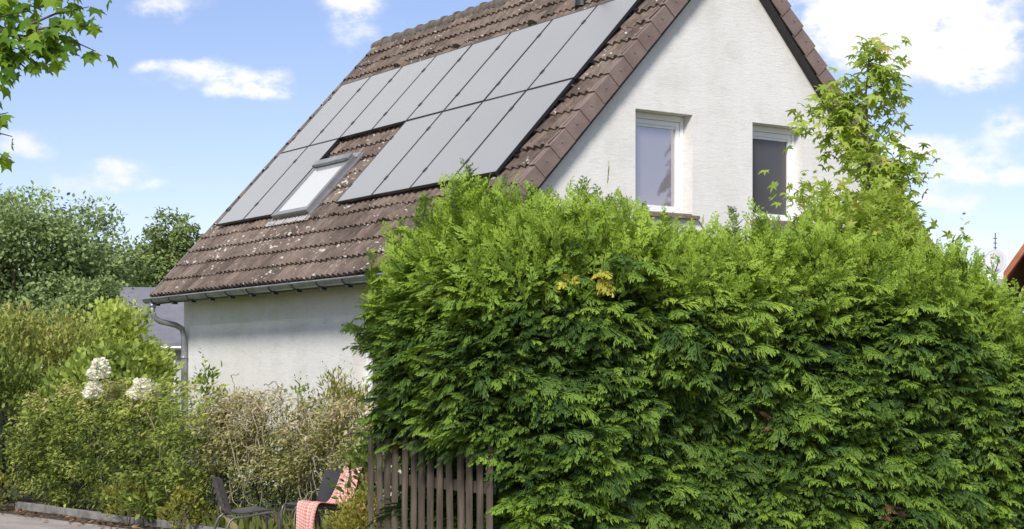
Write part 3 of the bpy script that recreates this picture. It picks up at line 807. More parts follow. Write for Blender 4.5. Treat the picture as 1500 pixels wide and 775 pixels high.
# a yellowed patch and a dead brown one
def patch(v, u, z, n, mat, name, sz):
    l2 = LB(); q = rng.normal(0, .035, (n, 3)) + np.array([v, u, z])
    d = np.stack([rng.normal(0,.6,n), -1+0*q[:,0], rng.normal(.5,.4,n)], 1)
    l2.addm(FRONDS, q, d, np.array([0,-.3,1.])+rng.normal(0,.3,(n,3)), rng.uniform(.7,1.1,n)*sz, rng.uniform(0,1,n))
    return l2.build(name, mat, hedge)
patch(.6, -.19, 2.2, 7, M['thuja_yellow'], 'yellow_foliage', .13)
patch(.36, -.16, 2.21, 4, M['thuja_yellow'], 'yellow_foliage', .08)
patch(3.1, -.16, .66, 5, M['thuja_brown'], 'brown_foliage', .12)
patch(2.0, -.14, 1.35, 3, M['thuja_brown'], 'brown_foliage', .1)
# trunks inside
for v in np.arange(.45, HL, .62):
    mb = MB(); mb.tube([(v,.85,0),(v+random.uniform(-.05,.05),.85,1.1),(v,.85,1.9)], [.05,.035,.012], 7); mb.build('trunk', M['bark'], hedge)

# ------------------------------------------------------------------ picket fence
pf = empty('picket_fence', HF.w(-.1, 0), A, 'weathered grey brown picket fence under the overhanging hedge end', 'fence')
for k in range(14):
    u = -.02 + k*.1135 + random.uniform(-.008,.008)
    h = random.uniform(1.2, 1.27); w = random.uniform(.027, .033); ln = random.uniform(-.012,.012); bend = random.uniform(-.008,.008)
    mb = MB(); vs = []; fs = []; n = 8
    for (zz, sc) in ((0,1),(.3,.99),(.7,1.01),(h-.08,1),(h,.55)):
        for i in range(n):
            a = PI/2 + PI*i/(n-1)                       # half round side to the street
            vs.append((.024*sc*math.cos(a) + bend*math.sin(3*zz), u + ln*zz + w*sc*math.sin(a), zz))
    for j in range(4):
        for i in range(n): fs.append((j*n+i, j*n+(i+1) % n, (j+1)*n+(i+1) % n, (j+1)*n+i))
    fs.append(tuple(range(4*n, 5*n))); fs.append(tuple(range(n-1,-1,-1)))
    mb.add(vs, fs); mb.build('picket', M['fence_wood'], pf)
for z in (.3, .92):
    mb = MB(); mb.box((.012, -.01, z-.035), (.045, 1.47, z+.035)); mb.build('rail', M['fence_wood'], pf)

# ------------------------------------------------------------------ generic plants
def rn(*sh): return np.clip(rng.normal(size=sh), -1.7, 1.7)
def rand_dirs(n): return norm(rng.normal(size=(n, 3)))
def bush(name, label, cat, loc, rad, n, tmpls, size, mat, clumps=40, cr=.28, tint=(.5,.22), stems=7, stem_mat='bark', group=None, up=.4, shell=.75, sprigs=0, freshtop=.25, zmin=.05, droop=0):
    """shrub: leaves gathered in clumps around an uneven ellipsoid, on a few stems; loc is the base"""
    rad = np.array(rad, float)
    root = empty(name, loc, 0, label, cat, group)
    dirs = rand_dirs(clumps); dirs[:, 2] = np.where(dirs[:, 2] < -.8, -dirs[:, 2], dirs[:, 2])
    cc = dirs*rad*rng.uniform(shell-.2, shell+.3, (clumps, 1)) + np.array([0, 0, rad[2]])
    idx = rng.integers(0, clumps, n)
    q = cc[idx] + rn(n, 3)*rad.mean()*cr*np.array([1,1,.75])
    out = norm((q - np.array([0,0,rad[2]*.8]))/rad)
    d = norm(out + np.array([0,0,up-droop]) + rng.normal(0, .5, (n, 3)))
    nr_ = norm(np.array([0,0,1.]) + .5*out + rng.normal(0, .45, (n, 3)))
    tt = np.clip(tint[0] + rng.normal(0, tint[1]*.6, clumps)[idx] + rng.normal(0, tint[1]*.7, n) + freshtop*(q[:, 2]/(2*rad[2])-.5), 0, 1)
    k = q[:, 2] > zmin
    b = LB(); b.addm(tmpls, q[k], d[k], nr_[k], size*rng.uniform(.65, 1.25, k.sum()), tt[k])
    for _ in range(sprigs):                       # upright shoots with leaves
        a = random.uniform(0, 2*PI); r_ = random.uniform(.1, .8)
        x, y = rad[0]*r_*math.cos(a), rad[1]*r_*math.sin(a)
        z0 = rad[2]*(1+math.sqrt(max(0, 1-r_*r_))*.75); hh = random.uniform(.15, .5)*rad[2]
        m = 16; s = np.linspace(0, 1, m)
        lx, ly = random.uniform(-.25,.25)*hh, random.uniform(-.25,.25)*hh
        pos = np.stack([x+lx*s*s, y+ly*s*s, z0+hh*s], 1)
        an = np.arange(m)*2.4
        b.addm(tmpls, pos, np.stack([np.cos(an), np.sin(an), .7+0*an], 1), np.array([0,0,1.])+rng.normal(0,.3,(m,3)), size*rng.uniform(.6,1.1,m)*(1.1-.5*s), np.clip(tint[0]+.25+rng.normal(0,.1,m),0,1))
    b.build('foliage', mat, root)
    for i in range(stems):
        c = cc[rng.integers(0, clumps)]
        x0, y0 = random.uniform(-.15,.15)*rad[0], random.uniform(-.15,.15)*rad[1]
        m = MB(); m.tube([(x0,y0,0), (x0*.5+c[0]*.35, y0*.5+c[1]*.35, c[2]*.55), tuple(c)], [.022*rad[2]**.5, .014*rad[2]**.5, .005], 5)
        m.build('stem', M[stem_mat], root)
    return root

def tree(name, label, loc, h, crown, n, tmpls, size, mat, clumps=90, trunk_r=.3, cr=.16, group=None, limbs=9, tint=(.5,.2), shell=.7, cat='tree', seed=0):
    """crown = list of (dx, dy, z, rx, ry, rz) lobes"""
    root = empty(name, loc, 0, label, cat, group)
    b = LB(); wood = MB()
    cz = np.mean([c[2] for c in crown])
    vol = np.array([c[3]*c[4]*c[5] for c in crown])**.7; vol /= vol.sum()
    tk = MB()
    tk.tube([(0,0,0),(.1*trunk_r,0,h*.15),(0,.2*trunk_r,h*.35),(-.3*trunk_r,0,h*.6),(0,0,h*.8)], [trunk_r*1.25,trunk_r,trunk_r*.85,trunk_r*.5,trunk_r*.15], 10)
    tk.build('trunk', M['bark'], root, smooth=True)
    allc = []
    for ci, (dx, dy, z, rx, ry, rz) in enumerate(crown):
        k = max(4, int(clumps*vol[ci])); r3 = np.array([rx,ry,rz])
        di = rand_dirs(k); cc = di*r3*rng.uniform(shell-.4, shell+.18, (k,1)) + np.array([dx,dy,z])
        allc.append(cc)
        m = int(n*vol[ci]); idx = rng.integers(0, k, m)
        cs = rng.uniform(.6, 1.35, k)[idx]
        q = cc[idx] + rn(m, 3)*(r3.mean()*cr*cs)[:,None]*np.array([1.15,1.15,.7])
        out = norm((q-np.array([dx,dy,z]))/r3)
        d = norm(out*.6 + rng.normal(0,.6,(m,3)) + np.array([0,0,-.1]))
        nn = norm(np.array([0,0,1.])+.4*out+rng.normal(0,.5,(m,3)))
        tt = np.clip(tint[0] + rng.normal(0,tint[1]*.7,k)[idx] + rng.normal(0,tint[1]*.5,m), 0, 1)
        b.addm(tmpls, q, d, nn, size*rng.uniform(.6,1.3,m), tt)
    b.build('crown', mat, root)
    cc = np.concatenate(allc)
    for i in range(limbs):
        c = cc[rng.integers(0, len(cc))]; z0 = h*random.uniform(.28,.6)
        m = MB(); mid = (c[0]*.45, c[1]*.45, z0+(c[2]-z0)*.55+.05*h*random.uniform(-1,1))
        m.tube([(0,0,z0), (c[0]*.15,c[1]*.15,z0+(c[2]-z0)*.22), mid, (c[0]*.75,c[1]*.75,z0+(c[2]-z0)*.8), tuple(c)], [trunk_r*.45,trunk_r*.36,trunk_r*.24,trunk_r*.14,trunk_r*.05], 6)
        m.build('limb', M['bark'], root)
    return root
def px(x, y, Y):                                   # a viewing direction of the photo turned into a place at depth Y
    return ((x-750)/2390*Y, Y, CAM_H - (y-552.45)/2390*Y)
def base(x, Y, dz=0): 
    p = px(x, 0, Y); return (p[0], p[1], dz)

# far trees
tree('oak_tree', 'broad dark green oak behind the shrubs, tallest tree on the left', base(20, 60), 9, [(.3,0,6.3,3.9,3.6,2.6),(-2.6,0,5.6,2.8,3,2.6),(2.9,0,5.2,1.5,2,1.6),(.4,0,3.6,4.2,3.4,2)], 46000, [LEAF, ROUND], .17, M['oak_b'], clumps=360, cr=.13, trunk_r=.4, limbs=16)
tree('oak_tree', 'loose crowned oak just left of the roof edge, sky showing through', base(252, 63), 8.5, [(.2,0,7.0,1.5,1.5,1.2),(-.8,0,5.9,1.4,1.4,1.2),(1.1,0,5.9,1.6,1.5,1.3),(.2,0,4.7,2.0,1.6,1.1)], 14000, [LEAF, ROUND], .15, M['oak'], clumps=140, cr=.14, trunk_r=.26, limbs=16)
tree('oak_tree', 'lower rounded oak in the gap between the two taller oaks', base(160, 70), 7.5, [(0,0,6.2,2.0,2.0,1.6),(1.5,0,5.2,1.6,1.6,1.4),(-1.4,0,5.0,1.5,1.5,1.7)], 17000, [LEAF, ROUND], .17, M['oak'], clumps=140, cr=.17, trunk_r=.28, limbs=12)
tree('deciduous_tree', 'small rounded tree in front of the pale grey far house', base(128, 48), 5, [(0,0,3.6,1.1,1.1,1.1),(.2,0,2.5,1.2,1.2,1.2)], 9000, [LEAF, ROUND], .13, M['oak'], clumps=80, cr=.18, trunk_r=.16, limbs=6)

# far grey house on the left
def far_house(name, label, cx_, cy_, rz, w, d, hw, rise, wallm, roofm, cat='house', over=.35):
    r = empty(name, (cx_, cy_, 0), rz, label, cat)
    mb = MB()
    mb.quad((-w/2,-d/2,0),(w/2,-d/2,0),(w/2,-d/2,hw),(-w/2,-d/2,hw)); mb.quad((w/2,d/2,0),(-w/2,d/2,0),(-w/2,d/2,hw),(w/2,d/2,hw))
    for s in (-1,1): mb.poly([(s*w/2,-d/2,0),(s*w/2,d/2,0),(s*w/2,d/2,hw),(s*w/2,0,hw+rise),(s*w/2,-d/2,hw)])
    mb.build('wall', wallm, r)
    mb = MB(); k = rise/(d/2)
    for s in (-1,1):
        a = [(-w/2-over, s*(d/2+over), hw-over*k+.02), (w/2+over, s*(d/2+over), hw-over*k+.02), (w/2+over, 0, hw+rise+.02), (-w/2-over, 0, hw+rise+.02)]
        b = [(p[0],p[1],p[2]+.14) for p in a]
        mb.add(a+b, [(0,1,2,3),(4,7,6,5),(0,4,5,1),(1,5,6,2),(2,6,7,3),(3,7,4,0)])
    mb.build('roof', roofm, r)
    for s in (-1,1):
        mb = MB(); mb.tube([(-w/2-over, s*(d/2+over+.06), hw-over*k+.0),(w/2+over, s*(d/2+over+.06), hw-over*k+.0)], .07, 8); mb.build('gutter', M['zinc'], r)
    for i, xx in enumerate(np.linspace(-w*.3, w*.3, 3)):
        for s in (-1,1):
            mb = MB(); y0 = s*(d/2+.003); y1 = s*(d/2+.05)
            for (a0,a1,c0,c1) in ((xx-.6,xx-.53,1,2.2),(xx+.53,xx+.6,1,2.2),(xx-.53,xx+.53,1,1.07),(xx-.53,xx+.53,2.13,2.2)): mb.box((a0,min(y0,y1),c0),(a1,max(y0,y1),c1))
            f = mb.build('window', M['pvc'], r)
            mb = MB(); y = s*(d/2+.02); mb.quad((xx-.53,y,1.07),(xx+.53,y,1.07),(xx+.53,y,2.13),(xx-.53,y,2.13)); mb.build('pane', M['glass_dark'], f)
    return r
far_house('house', 'low pale grey house with slate grey roof, far behind the bright shrubs', -9.9, 54, .12, 5.2, 6, 2.7, 1.7, M['far_wall'], M['far_roof'])
far_house('house', 'neighbouring house with orange tiled roof and grey gutter at the right edge', 13.03, 27.6, math.radians(71), 8, 8, 3.55, 5.8, M['far_wall'], M['red_roof'])

# satellite dish on a mast
dp = px(1453, 383, 24)
dm = empty('satellite_dish', (dp[0]+.05, dp[1], 0), 0, 'grey satellite dish on a thin mast with rod aerial, above the hedge end', 'satellite dish')
mb = MB(); mb.tube([(0,0,0),(0,0,dp[2]+.1)], .024, 8); mb.build('mast', M['zinc'], dm)
mb = MB(); mb.tube([(0,0,dp[2]+.1),(0,0,dp[2]+.42)], .007, 6)
for z in (.2,.27,.34): mb.tube([(-.03,0,dp[2]+z),(.03,0,dp[2]+z)], .006, 5)
mb.build('aerial', M['black_metal'], dm)
mb = MB(); vs = [(0,0,0)]; fs = []
ax = Vector((-.45,-1,.45)).normalized(); e1 = ax.cross(Vector((0,0,1))).normalized(); e2 = e1.cross(ax)
for j in range(1,6):
    for i in range(24):
        a = 2*PI*i/24; r = .04*j
        vs.append(tuple(e1*(r*.82*math.cos(a)) + e2*(r*math.sin(a)) + ax*(r*r*.6)))
for i in range(24): fs.append((0, 1+i, 1+(i+1) % 24))
for j in range(4):
    for i in range(24): fs.append((1+j*24+i, 1+(j+1)*24+i, 1+(j+1)*24+(i+1) % 24, 1+j*24+(i+1) % 24))
mb.add(vs, fs); o = mb.build('dish', M['dish'], dm, smooth=True); o.location = (-.02,-.06,dp[2]-.02)
so = o.modifiers.new('solid','SOLIDIFY'); so.thickness = .008
mb = MB(); c = Vector((-.02,-.06,dp[2]-.02)); tip = c + ax*.2 - e2*.08 - e1*.08
mb.tube([c-e2*.18, tip], .008, 6); mb.tube([tip, tip+ax*.05], .022, 8); mb.build('feed_arm', M['black_metal'], dm)

# ------------------------------------------------------------------ sweetgum sapling behind the hedge
gp = base(1272, 14.4)
sg = empty('sweetgum_sapling', gp, 0, 'young sweetgum with pale star shaped leaves rising behind the hedge, right of the windows', 'tree')
tr = MB(); gh = px(0, 52, 14.4)[2]
tpts = [(.16,.1,0),(.12,.06,1.2),(.06,0,2.2),(.03,0,3.0),(0,0,3.6),(-.02,0,4.1),(.02,0,gh-.05)]
tr.tube(tpts, [.04,.034,.026,.019,.013,.008,.003], 7); tr.build('trunk', M['bark'], sg)
lb = LB()
def twig(p0, p1, n, sz, spread=.05, droop=.25):
    p0 = np.array(p0); p1 = np.array(p1)
    t = rng.uniform(.15, 1.05, n)
    q = p0 + (p1-p0)*t[:,None] + rng.normal(0, spread, (n,3)) + np.array([0,0,-.03])
    a = rng.uniform(0, 2*PI, n)
    d = norm(np.stack([np.cos(a), np.sin(a), -droop-rng.uniform(0,.9,n)], 1) + .5*norm(p1-p0))
    nn = norm(np.stack([.35*np.cos(a)+.0, .35*np.sin(a)-.35, .8+0*a], 1) + rng.normal(0,.35,(n,3)))
    lb.add(STAR, q, d, nn, sz*rng.uniform(.7,1.2,n), np.clip(rng.normal(.55,.2,n)+.25*(rng.uniform(size=n) > .93), 0, 1))
def tpos(z):
    zs = [p[2] for p in tpts]; return np.array([np.interp(z, zs, [p[i] for p in tpts]) for i in range(3)])
z = 2.25
while z < gh-.12:
    f = (z-2.2)/(gh-2.2)
    ln = (.56*(1-f)**.8 + .17)*random.uniform(.6, 1.1)
    if 3.75 < z < 4.0: ln *= 1.2
    a = random.uniform(0, 2*PI); ln *= 1 - .18*math.cos(a)
    p0 = tpos(z); p1 = p0 + np.array([math.cos(a)*ln, math.sin(a)*ln*.8, ln*random.uniform(.35,.75)])
    m = MB(); mid = (p0+p1)/2 + np.array([0,0,-.06*ln]); m.tube([p0, mid, p1], [.009,.006,.002], 5); m.build('branch', M['green_stem'], sg)
    twig(p0, p1, int(20+84*ln), .115, spread=.085)
    z += .038 + .05*f
twig(tpos(gh-.25), tpos(gh)+np.array([0,0,.03]), 16, .085, .04)
twig(tpos(gh-.5), tpos(gh-.2), 6, .1, .06)
lb.build('foliage', M['gum'], sg)
# low bushy growth at its foot, seen just over the hedge
bush('sweetgum_shrub', 'bushy pale green shrub with star leaves spilling over the hedge top, below the sapling', 'shrub', base(1268, 13.8), (.68,.5,1.56), 3600, [STAR], .105, M['gum'], clumps=60, cr=.16, tint=(.5,.2), sprigs=5)
bush('sweetgum_shrub', 'small pale leafy shoot standing before the right hand window', 'shrub', base(1186, 13.5), (.26,.26,1.62), 700, [STAR, NARROW], .09, M['gum'], clumps=26, cr=.1, tint=(.42,.2), sprigs=4)
bush('sweetgum_shrub', 'sparse star leaved shoot at the right end of the hedge top, left of the dish', 'shrub', base(1392, 13.9), (.3,.3,1.38), 300, [STAR], .1, M['gum'], clumps=16, cr=.12, tint=(.35,.2), sprigs=3)
bush('garden_shrub', 'bright green shrub below the orange roofed house at the right edge', 'shrub', base(1500, 19), (1.2,1.2,1.1), 1800, [LEAF], .1, M['bright'], clumps=50, tint=(.5,.2))

# ------------------------------------------------------------------ maple overhanging from the left
mp_root = empty('maple_tree', (-5.6, 8.6, 0), 0, 'maple branch of lobed green leaves hanging into the top left corner', 'tree')
mw = MB(); mw.tube([(0,0,0),(.05,0,1.2),(0,.05,2.4),(-.1,0,3.4),(0,0,4.6)], [.16,.13,.11,.08,.03], 9); mw.build('trunk', M['bark'], mp_root, smooth=True)
lb = LB()
def mtwig(p0, p1, n, sz, sp=.07):
    p0 = np.array(p0)-np.array([-5.6,8.6,0]); p1 = np.array(p1)-np.array([-5.6,8.6,0])
    t = rng.uniform(.1,1.02,n); q = p0+(p1-p0)*t[:,None]+rng.normal(0,sp,(n,3))*np.array([1,1,.6])
    a = rng.uniform(0,2*PI,n)
    d = norm(np.stack([np.cos(a)*.8+.35, np.sin(a)*.5-.1, -.45-rng.uniform(0,.6,n)],1))
    nn = norm(np.stack([rng.normal(0,.4,n), -.45+rng.normal(0,.4,n), .8+0*a],1))
    lb.add(MAPLE, q, d, nn, sz*rng.uniform(.75,1.2,n), np.clip(rng.normal(.45,.22,n),0,1))
    m = MB(); mid = (p0+p1)/2+np.array([0,0,.02]); m.tube([p0,mid,p1],[.009,.006,.0025],5); m.build('branch', M['bark'], mp_root)
Yb = 9.0
P = lambda x, y, Y=Yb: px(x, y, Y)
limb_ = MB(); o_ = np.array([-5.6,8.6,0])
limb_.tube([(0,.05,2.6), tuple(np.array(P(-140,80))-o_), tuple(np.array(P(-40,45))-o_), tuple(np.array(P(30,42))-o_)], [.05,.03,.016,.008], 7); limb_.build('branch', M['bark'], mp_root)
for (a, b, n) in (((-40,45),(40,15),20),((-20,45),(80,55),26),((30,42),(130,10),16),((40,45),(150,40),17),((50,45),(140,75),13),((-60,60),(40,75),24),((-10,70),(50,110),14),((30,55),(100,90),12),((-70,30),(30,95),22),((-90,20),(10,5),24),((-30,100),(5,120),8),((-60,0),(60,-20),18),((60,10),(135,-15),7)):
    mtwig(P(*a), P(*b), n, .1)
for (a, b, n) in (((-60,190),(12,165),9),((-60,190),(18,200),9),((-50,195),(12,235),8)):
    mtwig(P(*a), P(*b), n, .1, .05)
n = 1500; di = rand_dirs(n); q = di*np.array([1.5,1.5,1.5])*rng.uniform(.55,1.05,(n,1))+np.array([-.6,-.4,4.6])
lb.add(MAPLE, q, di+rng.normal(0,.4,(n,3)), np.array([0,0,1.])+rng.normal(0,.4,(n,3)), .1*rng.uniform(.7,1.2,n), np.clip(rng.normal(.4,.2,n),0,1))
lb.build('crown', M['maple'], mp_root)

# ------------------------------------------------------------------ shrubs on the left
bush('olive_shrub', 'tall loose olive green shrub with upright shoots, left of the white flower heads', 'shrub', base(80, 22), (1.15,.9,1.17), 13000, [LEAF, NARROW], .07, M['olive'], clumps=170, cr=.13, tint=(.42,.24), sprigs=30, freshtop=.3)
bush('olive_shrub', 'yellowish shrub with long drooping leaves at the left edge, under the maple', 'shrub', base(-10, 21.5), (.8,.8,1.27), 6000, [NARROW, LEAF], .09, M['olive'], clumps=110, cr=.14, tint=(.52,.2), sprigs=18)
bush('leafy_shrub', 'bright fresh green shrub beside the downpipe at the house corner', 'shrub', base(178, 24), (.76,.8,1.3), 8500, [LEAF, ROUND], .095, M['bright'], clumps=120, cr=.14, tint=(.7,.22), sprigs=5, freshtop=.35)
hy = bush('hydrangea', 'mid green hydrangea shrub with creamy white flower heads', 'shrub', base(152, 19.6), (.78,.6,.93), 6500, [LEAF, ROUND], .085, M['bright'], clumps=110, cr=.14, tint=(.36,.24), sprigs=5, freshtop=.35)
bush('leafy_shrub', 'sprawling leafy branch reaching across the downpipe onto the white wall', 'shrub', base(298, 20.6), (.17,.2,.9), 330, [LEAF], .085, M['bright'], clumps=26, cr=.22, tint=(.35,.2), sprigs=4)
for (x, y, s) in ((145,548,.13),(136,579,.1),(205,577,.13),(222,582,.11)):
    c = np.array(px(x, y-7, 17.9)) - np.array(hy.location)
    n = 420; t = rng.uniform(0,1,n); a = rng.uniform(0,2*PI,n); lob = .72+.22*np.sin(3*a+9*t)+.14*np.sin(5*a-7*t); r = s*np.sqrt(np.clip(1-(2*t-1)**2*.9, 0, 1))*(1.15-.6*t)*lob
    q = c + np.stack([np.cos(a)*r, np.sin(a)*r, (t-.5)*s*1.6+np.cos(a)*r*.3], 1)
    l2 = LB(); l2.add(ROUND, q, np.stack([np.cos(a),np.sin(a),.4+0*a],1)+rng.normal(0,.4,(n,3)), np.stack([np.cos(a),np.sin(a),.8+0*a],1)+rng.normal(0,.3,(n,3)), .042*rng.uniform(.8,1.2,n), rng.uniform(0,1,n))
    l2.build('flower_head', M['petal'], hy)
bush('laurel_shrub', 'dark glossy laurel bush filling the lower left corner', 'shrub', FF.w(.1, 8.0, 0), (1.15,.9,.98), 8500, [LEAF], .08, M['laurel'], clumps=160, cr=.14, tint=(.42,.22), sprigs=6, freshtop=.5)
bush('laurel_shrub', 'mid green bush between the laurel and the hydrangea, behind the climber', 'shrub', FF.w(.8, 6.0, 0), (.75,.7,.82), 4600, [LEAF, NARROW], .075, M['laurel'], clumps=130, cr=.14, tint=(.6,.2), sprigs=6, freshtop=.4)

# ------------------------------------------------------------------ wire fence with climber
wf = empty('wire_fence', FF.w(0,0), FF.a, 'dark wire mesh fence with posts, mostly buried under the climber', 'fence')
bays = 4; bl = 2.5; fh = 1.24
for b_ in range(bays):
    mb = MB(); u0 = b_*bl+.04; u1 = (b_+1)*bl-.04
    for k in range(int((u1-u0)/.05)+1):
        u = u0+k*.05; mb.tube([(0,u,.1),(0,u,fh)], .0028, 4, cap=False)
    for z in (.14,.34,.54,.74,.94,1.14,1.22):
        for dx in (-.006,.006): mb.tube([(dx,u0,z),(dx,u1,z)], .0035, 4, cap=False)
    mb.build('mesh_panel', M['wire'], wf)
for b_ in range(bays+1):
    mb = MB(); mb.box((-.03,b_*bl-.025,0),(.03,b_*bl+.025,fh+.05)); mb.box((-.034,b_*bl-.03,fh+.05),(.034,b_*bl+.03,fh+.06)); mb.build('post', M['post'], wf)
def climber(name, label, u0, u1, zlo, zhi, n, size, mat, tint, tm, thick=.22, gaps=None, nvine=0, clumps=260):
    r = empty(name, FF.w(0, u0), FF.a, label, 'climbing plant')
    cu = rng.uniform(0, u1-u0, clumps); s = cu/(u1-u0)
    lo = zlo(s); hi = zhi(s)
    cz = lo + (hi-lo)*rng.uniform(0,1,clumps)**.9
    bul = np.sin(PI*np.clip((cz-.0)/hi, 0, 1))
    cv = -thick*bul*rng.uniform(.1,1.1,clumps) + .12*(rng.uniform(size=clumps) > .7)
    ok = np.ones(clumps, bool) if gaps is None else ~gaps(s, cz)
    cu, cz, cv = cu[ok], cz[ok], cv[ok]; hi = hi[ok]
    idx = rng.integers(0, len(cu), n)
    q = np.stack([cv[idx], cu[idx], cz[idx]],1) + rn(n,3)*.06*np.array([.9,1.2,1])
    q[:, 2] = np.maximum(q[:, 2], .03)
    d = norm(np.stack([-.8+rng.normal(0,.5,n), rng.normal(0,.6,n), -.15+rng.normal(0,.5,n)],1))
    nn = norm(np.stack([-.5+rng.normal(0,.4,n), rng.normal(0,.4,n), .9+0*d[:,0]],1))
    top = np.clip((cz/hi-.6)/.4,0,1)[idx]
    tt = np.clip(tint[0]+rng.normal(0,tint[1]*.7,len(cu))[idx]+rng.normal(0,tint[1]*.6,n)+.4*top-.08,0,1)
    l = LB(); l.addm(tm, q, d, nn, size*rng.uniform(.6,1.25,n), tt); l.build('foliage', mat, r)
    for i in range(nvine):
        u = random.uniform(.05,u1-u0-.05); z = random.uniform(.7,1.25)*zhi(np.array([u/(u1-u0)]))[0]/1.2
        pts = []; a = random.uniform(0,2*PI); v = -random.uniform(.03,.2)
        for k in range(random.randint(8,16)):
            pts.append((v,u,max(.04,z))); a += random.uniform(-.8,.8)
            u += .06*math.cos(a); z += .055*math.sin(a)-.035; v = min(-.02, v+random.uniform(-.02,.02))
            u = min(max(u,0),u1-u0)
        m = MB(); m.tube(pts, random.uniform(.0025,.006), 5); m.build('vine', M['pale_stem'], r)
    return r
climber('climbing_plant', 'dense olive green climber covering the left stretch of the wire fence', 2.55, 6.65, lambda s: .04+0*s, lambda s: 1.45+.06*np.sin(3.0*s+.3), 20000, .058, M['climber'], (.46,.28), [LEAF, NARROW], thick=.44, nvine=14, clumps=360)
climber('climbing_plant', 'dry brownish climber with bare pale vines on the right stretch of the wire fence', -.25, 2.75, lambda s: .62-.3*np.clip(s-.7,0,1)*2+.1*np.sin(9*s), lambda s: 1.34+.08*s+.02*np.sin(11*s), 15500, .05, M['dry'], (.45,.28), [LEAF, NARROW], thick=.22, nvine=60, clumps=420,
        gaps=lambda s, z: (np.sin(14*s+5*z) > .8))
climber('climbing_plant', 'thin green trails low on the wire fence behind the dark chairs', .0, 2.7, lambda s: .08+0*s, lambda s: .7+0*s, 650, .05, M['climber'], (.45,.25), [LEAF], thick=.1, nvine=10, clumps=90)

# garden plants between fence and house
bush('rose_bush', 'thin rose bush with one pale bloom against the white wall', 'shrub', base(415, 18.2), (.28,.2,.68), 210, [LEAF], .06, M['laurel'], clumps=22, cr=.18, tint=(.55,.2), sprigs=5)
bush('rose_bush', 'tall thin leafy stem left of the yellow green bush by the wall', 'shrub', base(441, 18.2), (.13,.13,.8), 170, [LEAF], .055, M['laurel'], clumps=22, cr=.14, tint=(.55,.2), sprigs=3)
bush('barberry_bush', 'dark leaved bush behind the fence, left of the yellow green bush', 'shrub', base(457, 17.6), (.16,.16,.65), 420, [LEAF], .05, M['spruce'], clumps=24, cr=.2, tint=(.7,.2))
bush('goldenrod', 'feathery yellow green bush against the wall next to the hedge', 'shrub', base(505, 17), (.42,.3,.82), 2300, [NARROW], .075, M['yellow_bush'], clumps=60, cr=.16, tint=(.35,.2), sprigs=14, freshtop=.1)
bush('garden_shrub', 'yellowish low shrub seen through the wire mesh behind the chairs', 'shrub', base(350, 18.6), (.6,.4,.4), 900, [LEAF], .06, M['yellow_bush'], clumps=30, tint=(.3,.2))
bush('garden_shrub', 'orange tinged low shrub seen through the mesh right of the fence post', 'shrub', base(425, 18), (.5,.4,.36), 700, [LEAF], .06, M['yellow_bush'], clumps=26, tint=(.75,.25))
bush('garden_shrub', 'dull green shrub close behind the dry climber, next to the tall hedge', 'shrub', base(500, 16.4), (.55,.3,.55), 2600, [LEAF, NARROW], .06, M['olive'], clumps=60, cr=.16, tint=(.3,.25))
bush('garden_shrub', 'dark green shrub close behind the wire mesh and the black post', 'shrub', base(385, 17.6), (.6,.3,.5), 2200, [LEAF], .06, M['laurel'], clumps=60, cr=.16, tint=(.4,.25))
c = np.array(px(411, 570, 18.1))
rb = [o for o in bpy.data.objects if o.name.startswith('rose_bush')][0]
n = 40; l2 = LB(); di = rand_dirs(n); l2.add(ROUND, c-np.array(rb.location)+di*.03, di, rand_dirs(n), .04, rng.uniform(0,1,n)); l2.build('flower_head', M['petal'], rb)

# weeds along the edging
bush('spindle_bush', 'small yellow green leafed weed at the edging, left of the chairs', 'shrub', FF.w(-.42, 2.62), (.2,.2,.22), 460, [LEAF], .045, M['yellow_bush'], clumps=24, cr=.2, tint=(.3,.25), sprigs=8, stems=3, group='weeds along the concrete edging')
bush('spindle_bush', 'yellow green weed growing between two edging stones, left of the chair weed', 'shrub', FF.w(-.4, 3.75), (.24,.2,.24), 560, [LEAF], .045, M['yellow_bush'], clumps=26, cr=.2, tint=(.25,.25), sprigs=8, stems=3, group='weeds along the concrete edging')
bush('nettle_plant', 'fresh green broad leafed weed hanging over the edging stones', 'plant', FF.w(-.4, 3.4), (.16,.14,.26), 170, [LEAF], .085, M['bright'], clumps=14, cr=.2, tint=(.25,.2), stems=3, group='weeds along the concrete edging')
bush('spindle_bush', 'low yellowish weed at the foot of the laurel, far left', 'shrub', FF.w(-.55, 6.6), (.4,.25,.22), 560, [LEAF], .05, M['yellow_bush'], clumps=26, cr=.22, tint=(.2,.25), sprigs=6, stems=3, group='weeds along the concrete edging')
# yellow shrub at the picket fence
bush('spirea_bush', 'rounded yellow green spirea bush between the checked cloth and the picket fence', 'shrub', base(527, 12.7), (.25,.3,.34), 5200, [LEAF], .03, M['yellow_bush'], clumps=120, cr=.15, tint=(.45,.28), sprigs=4, freshtop=.3, stem_mat='green_stem')

bush('garden_shrub', 'dark green shrub seen between the pickets at the left end of the picket fence', 'shrub', base(566, 13.1), (.32,.3,.6), 2600, [LEAF], .055, M['laurel'], clumps=60, cr=.2, tint=(.3,.2))
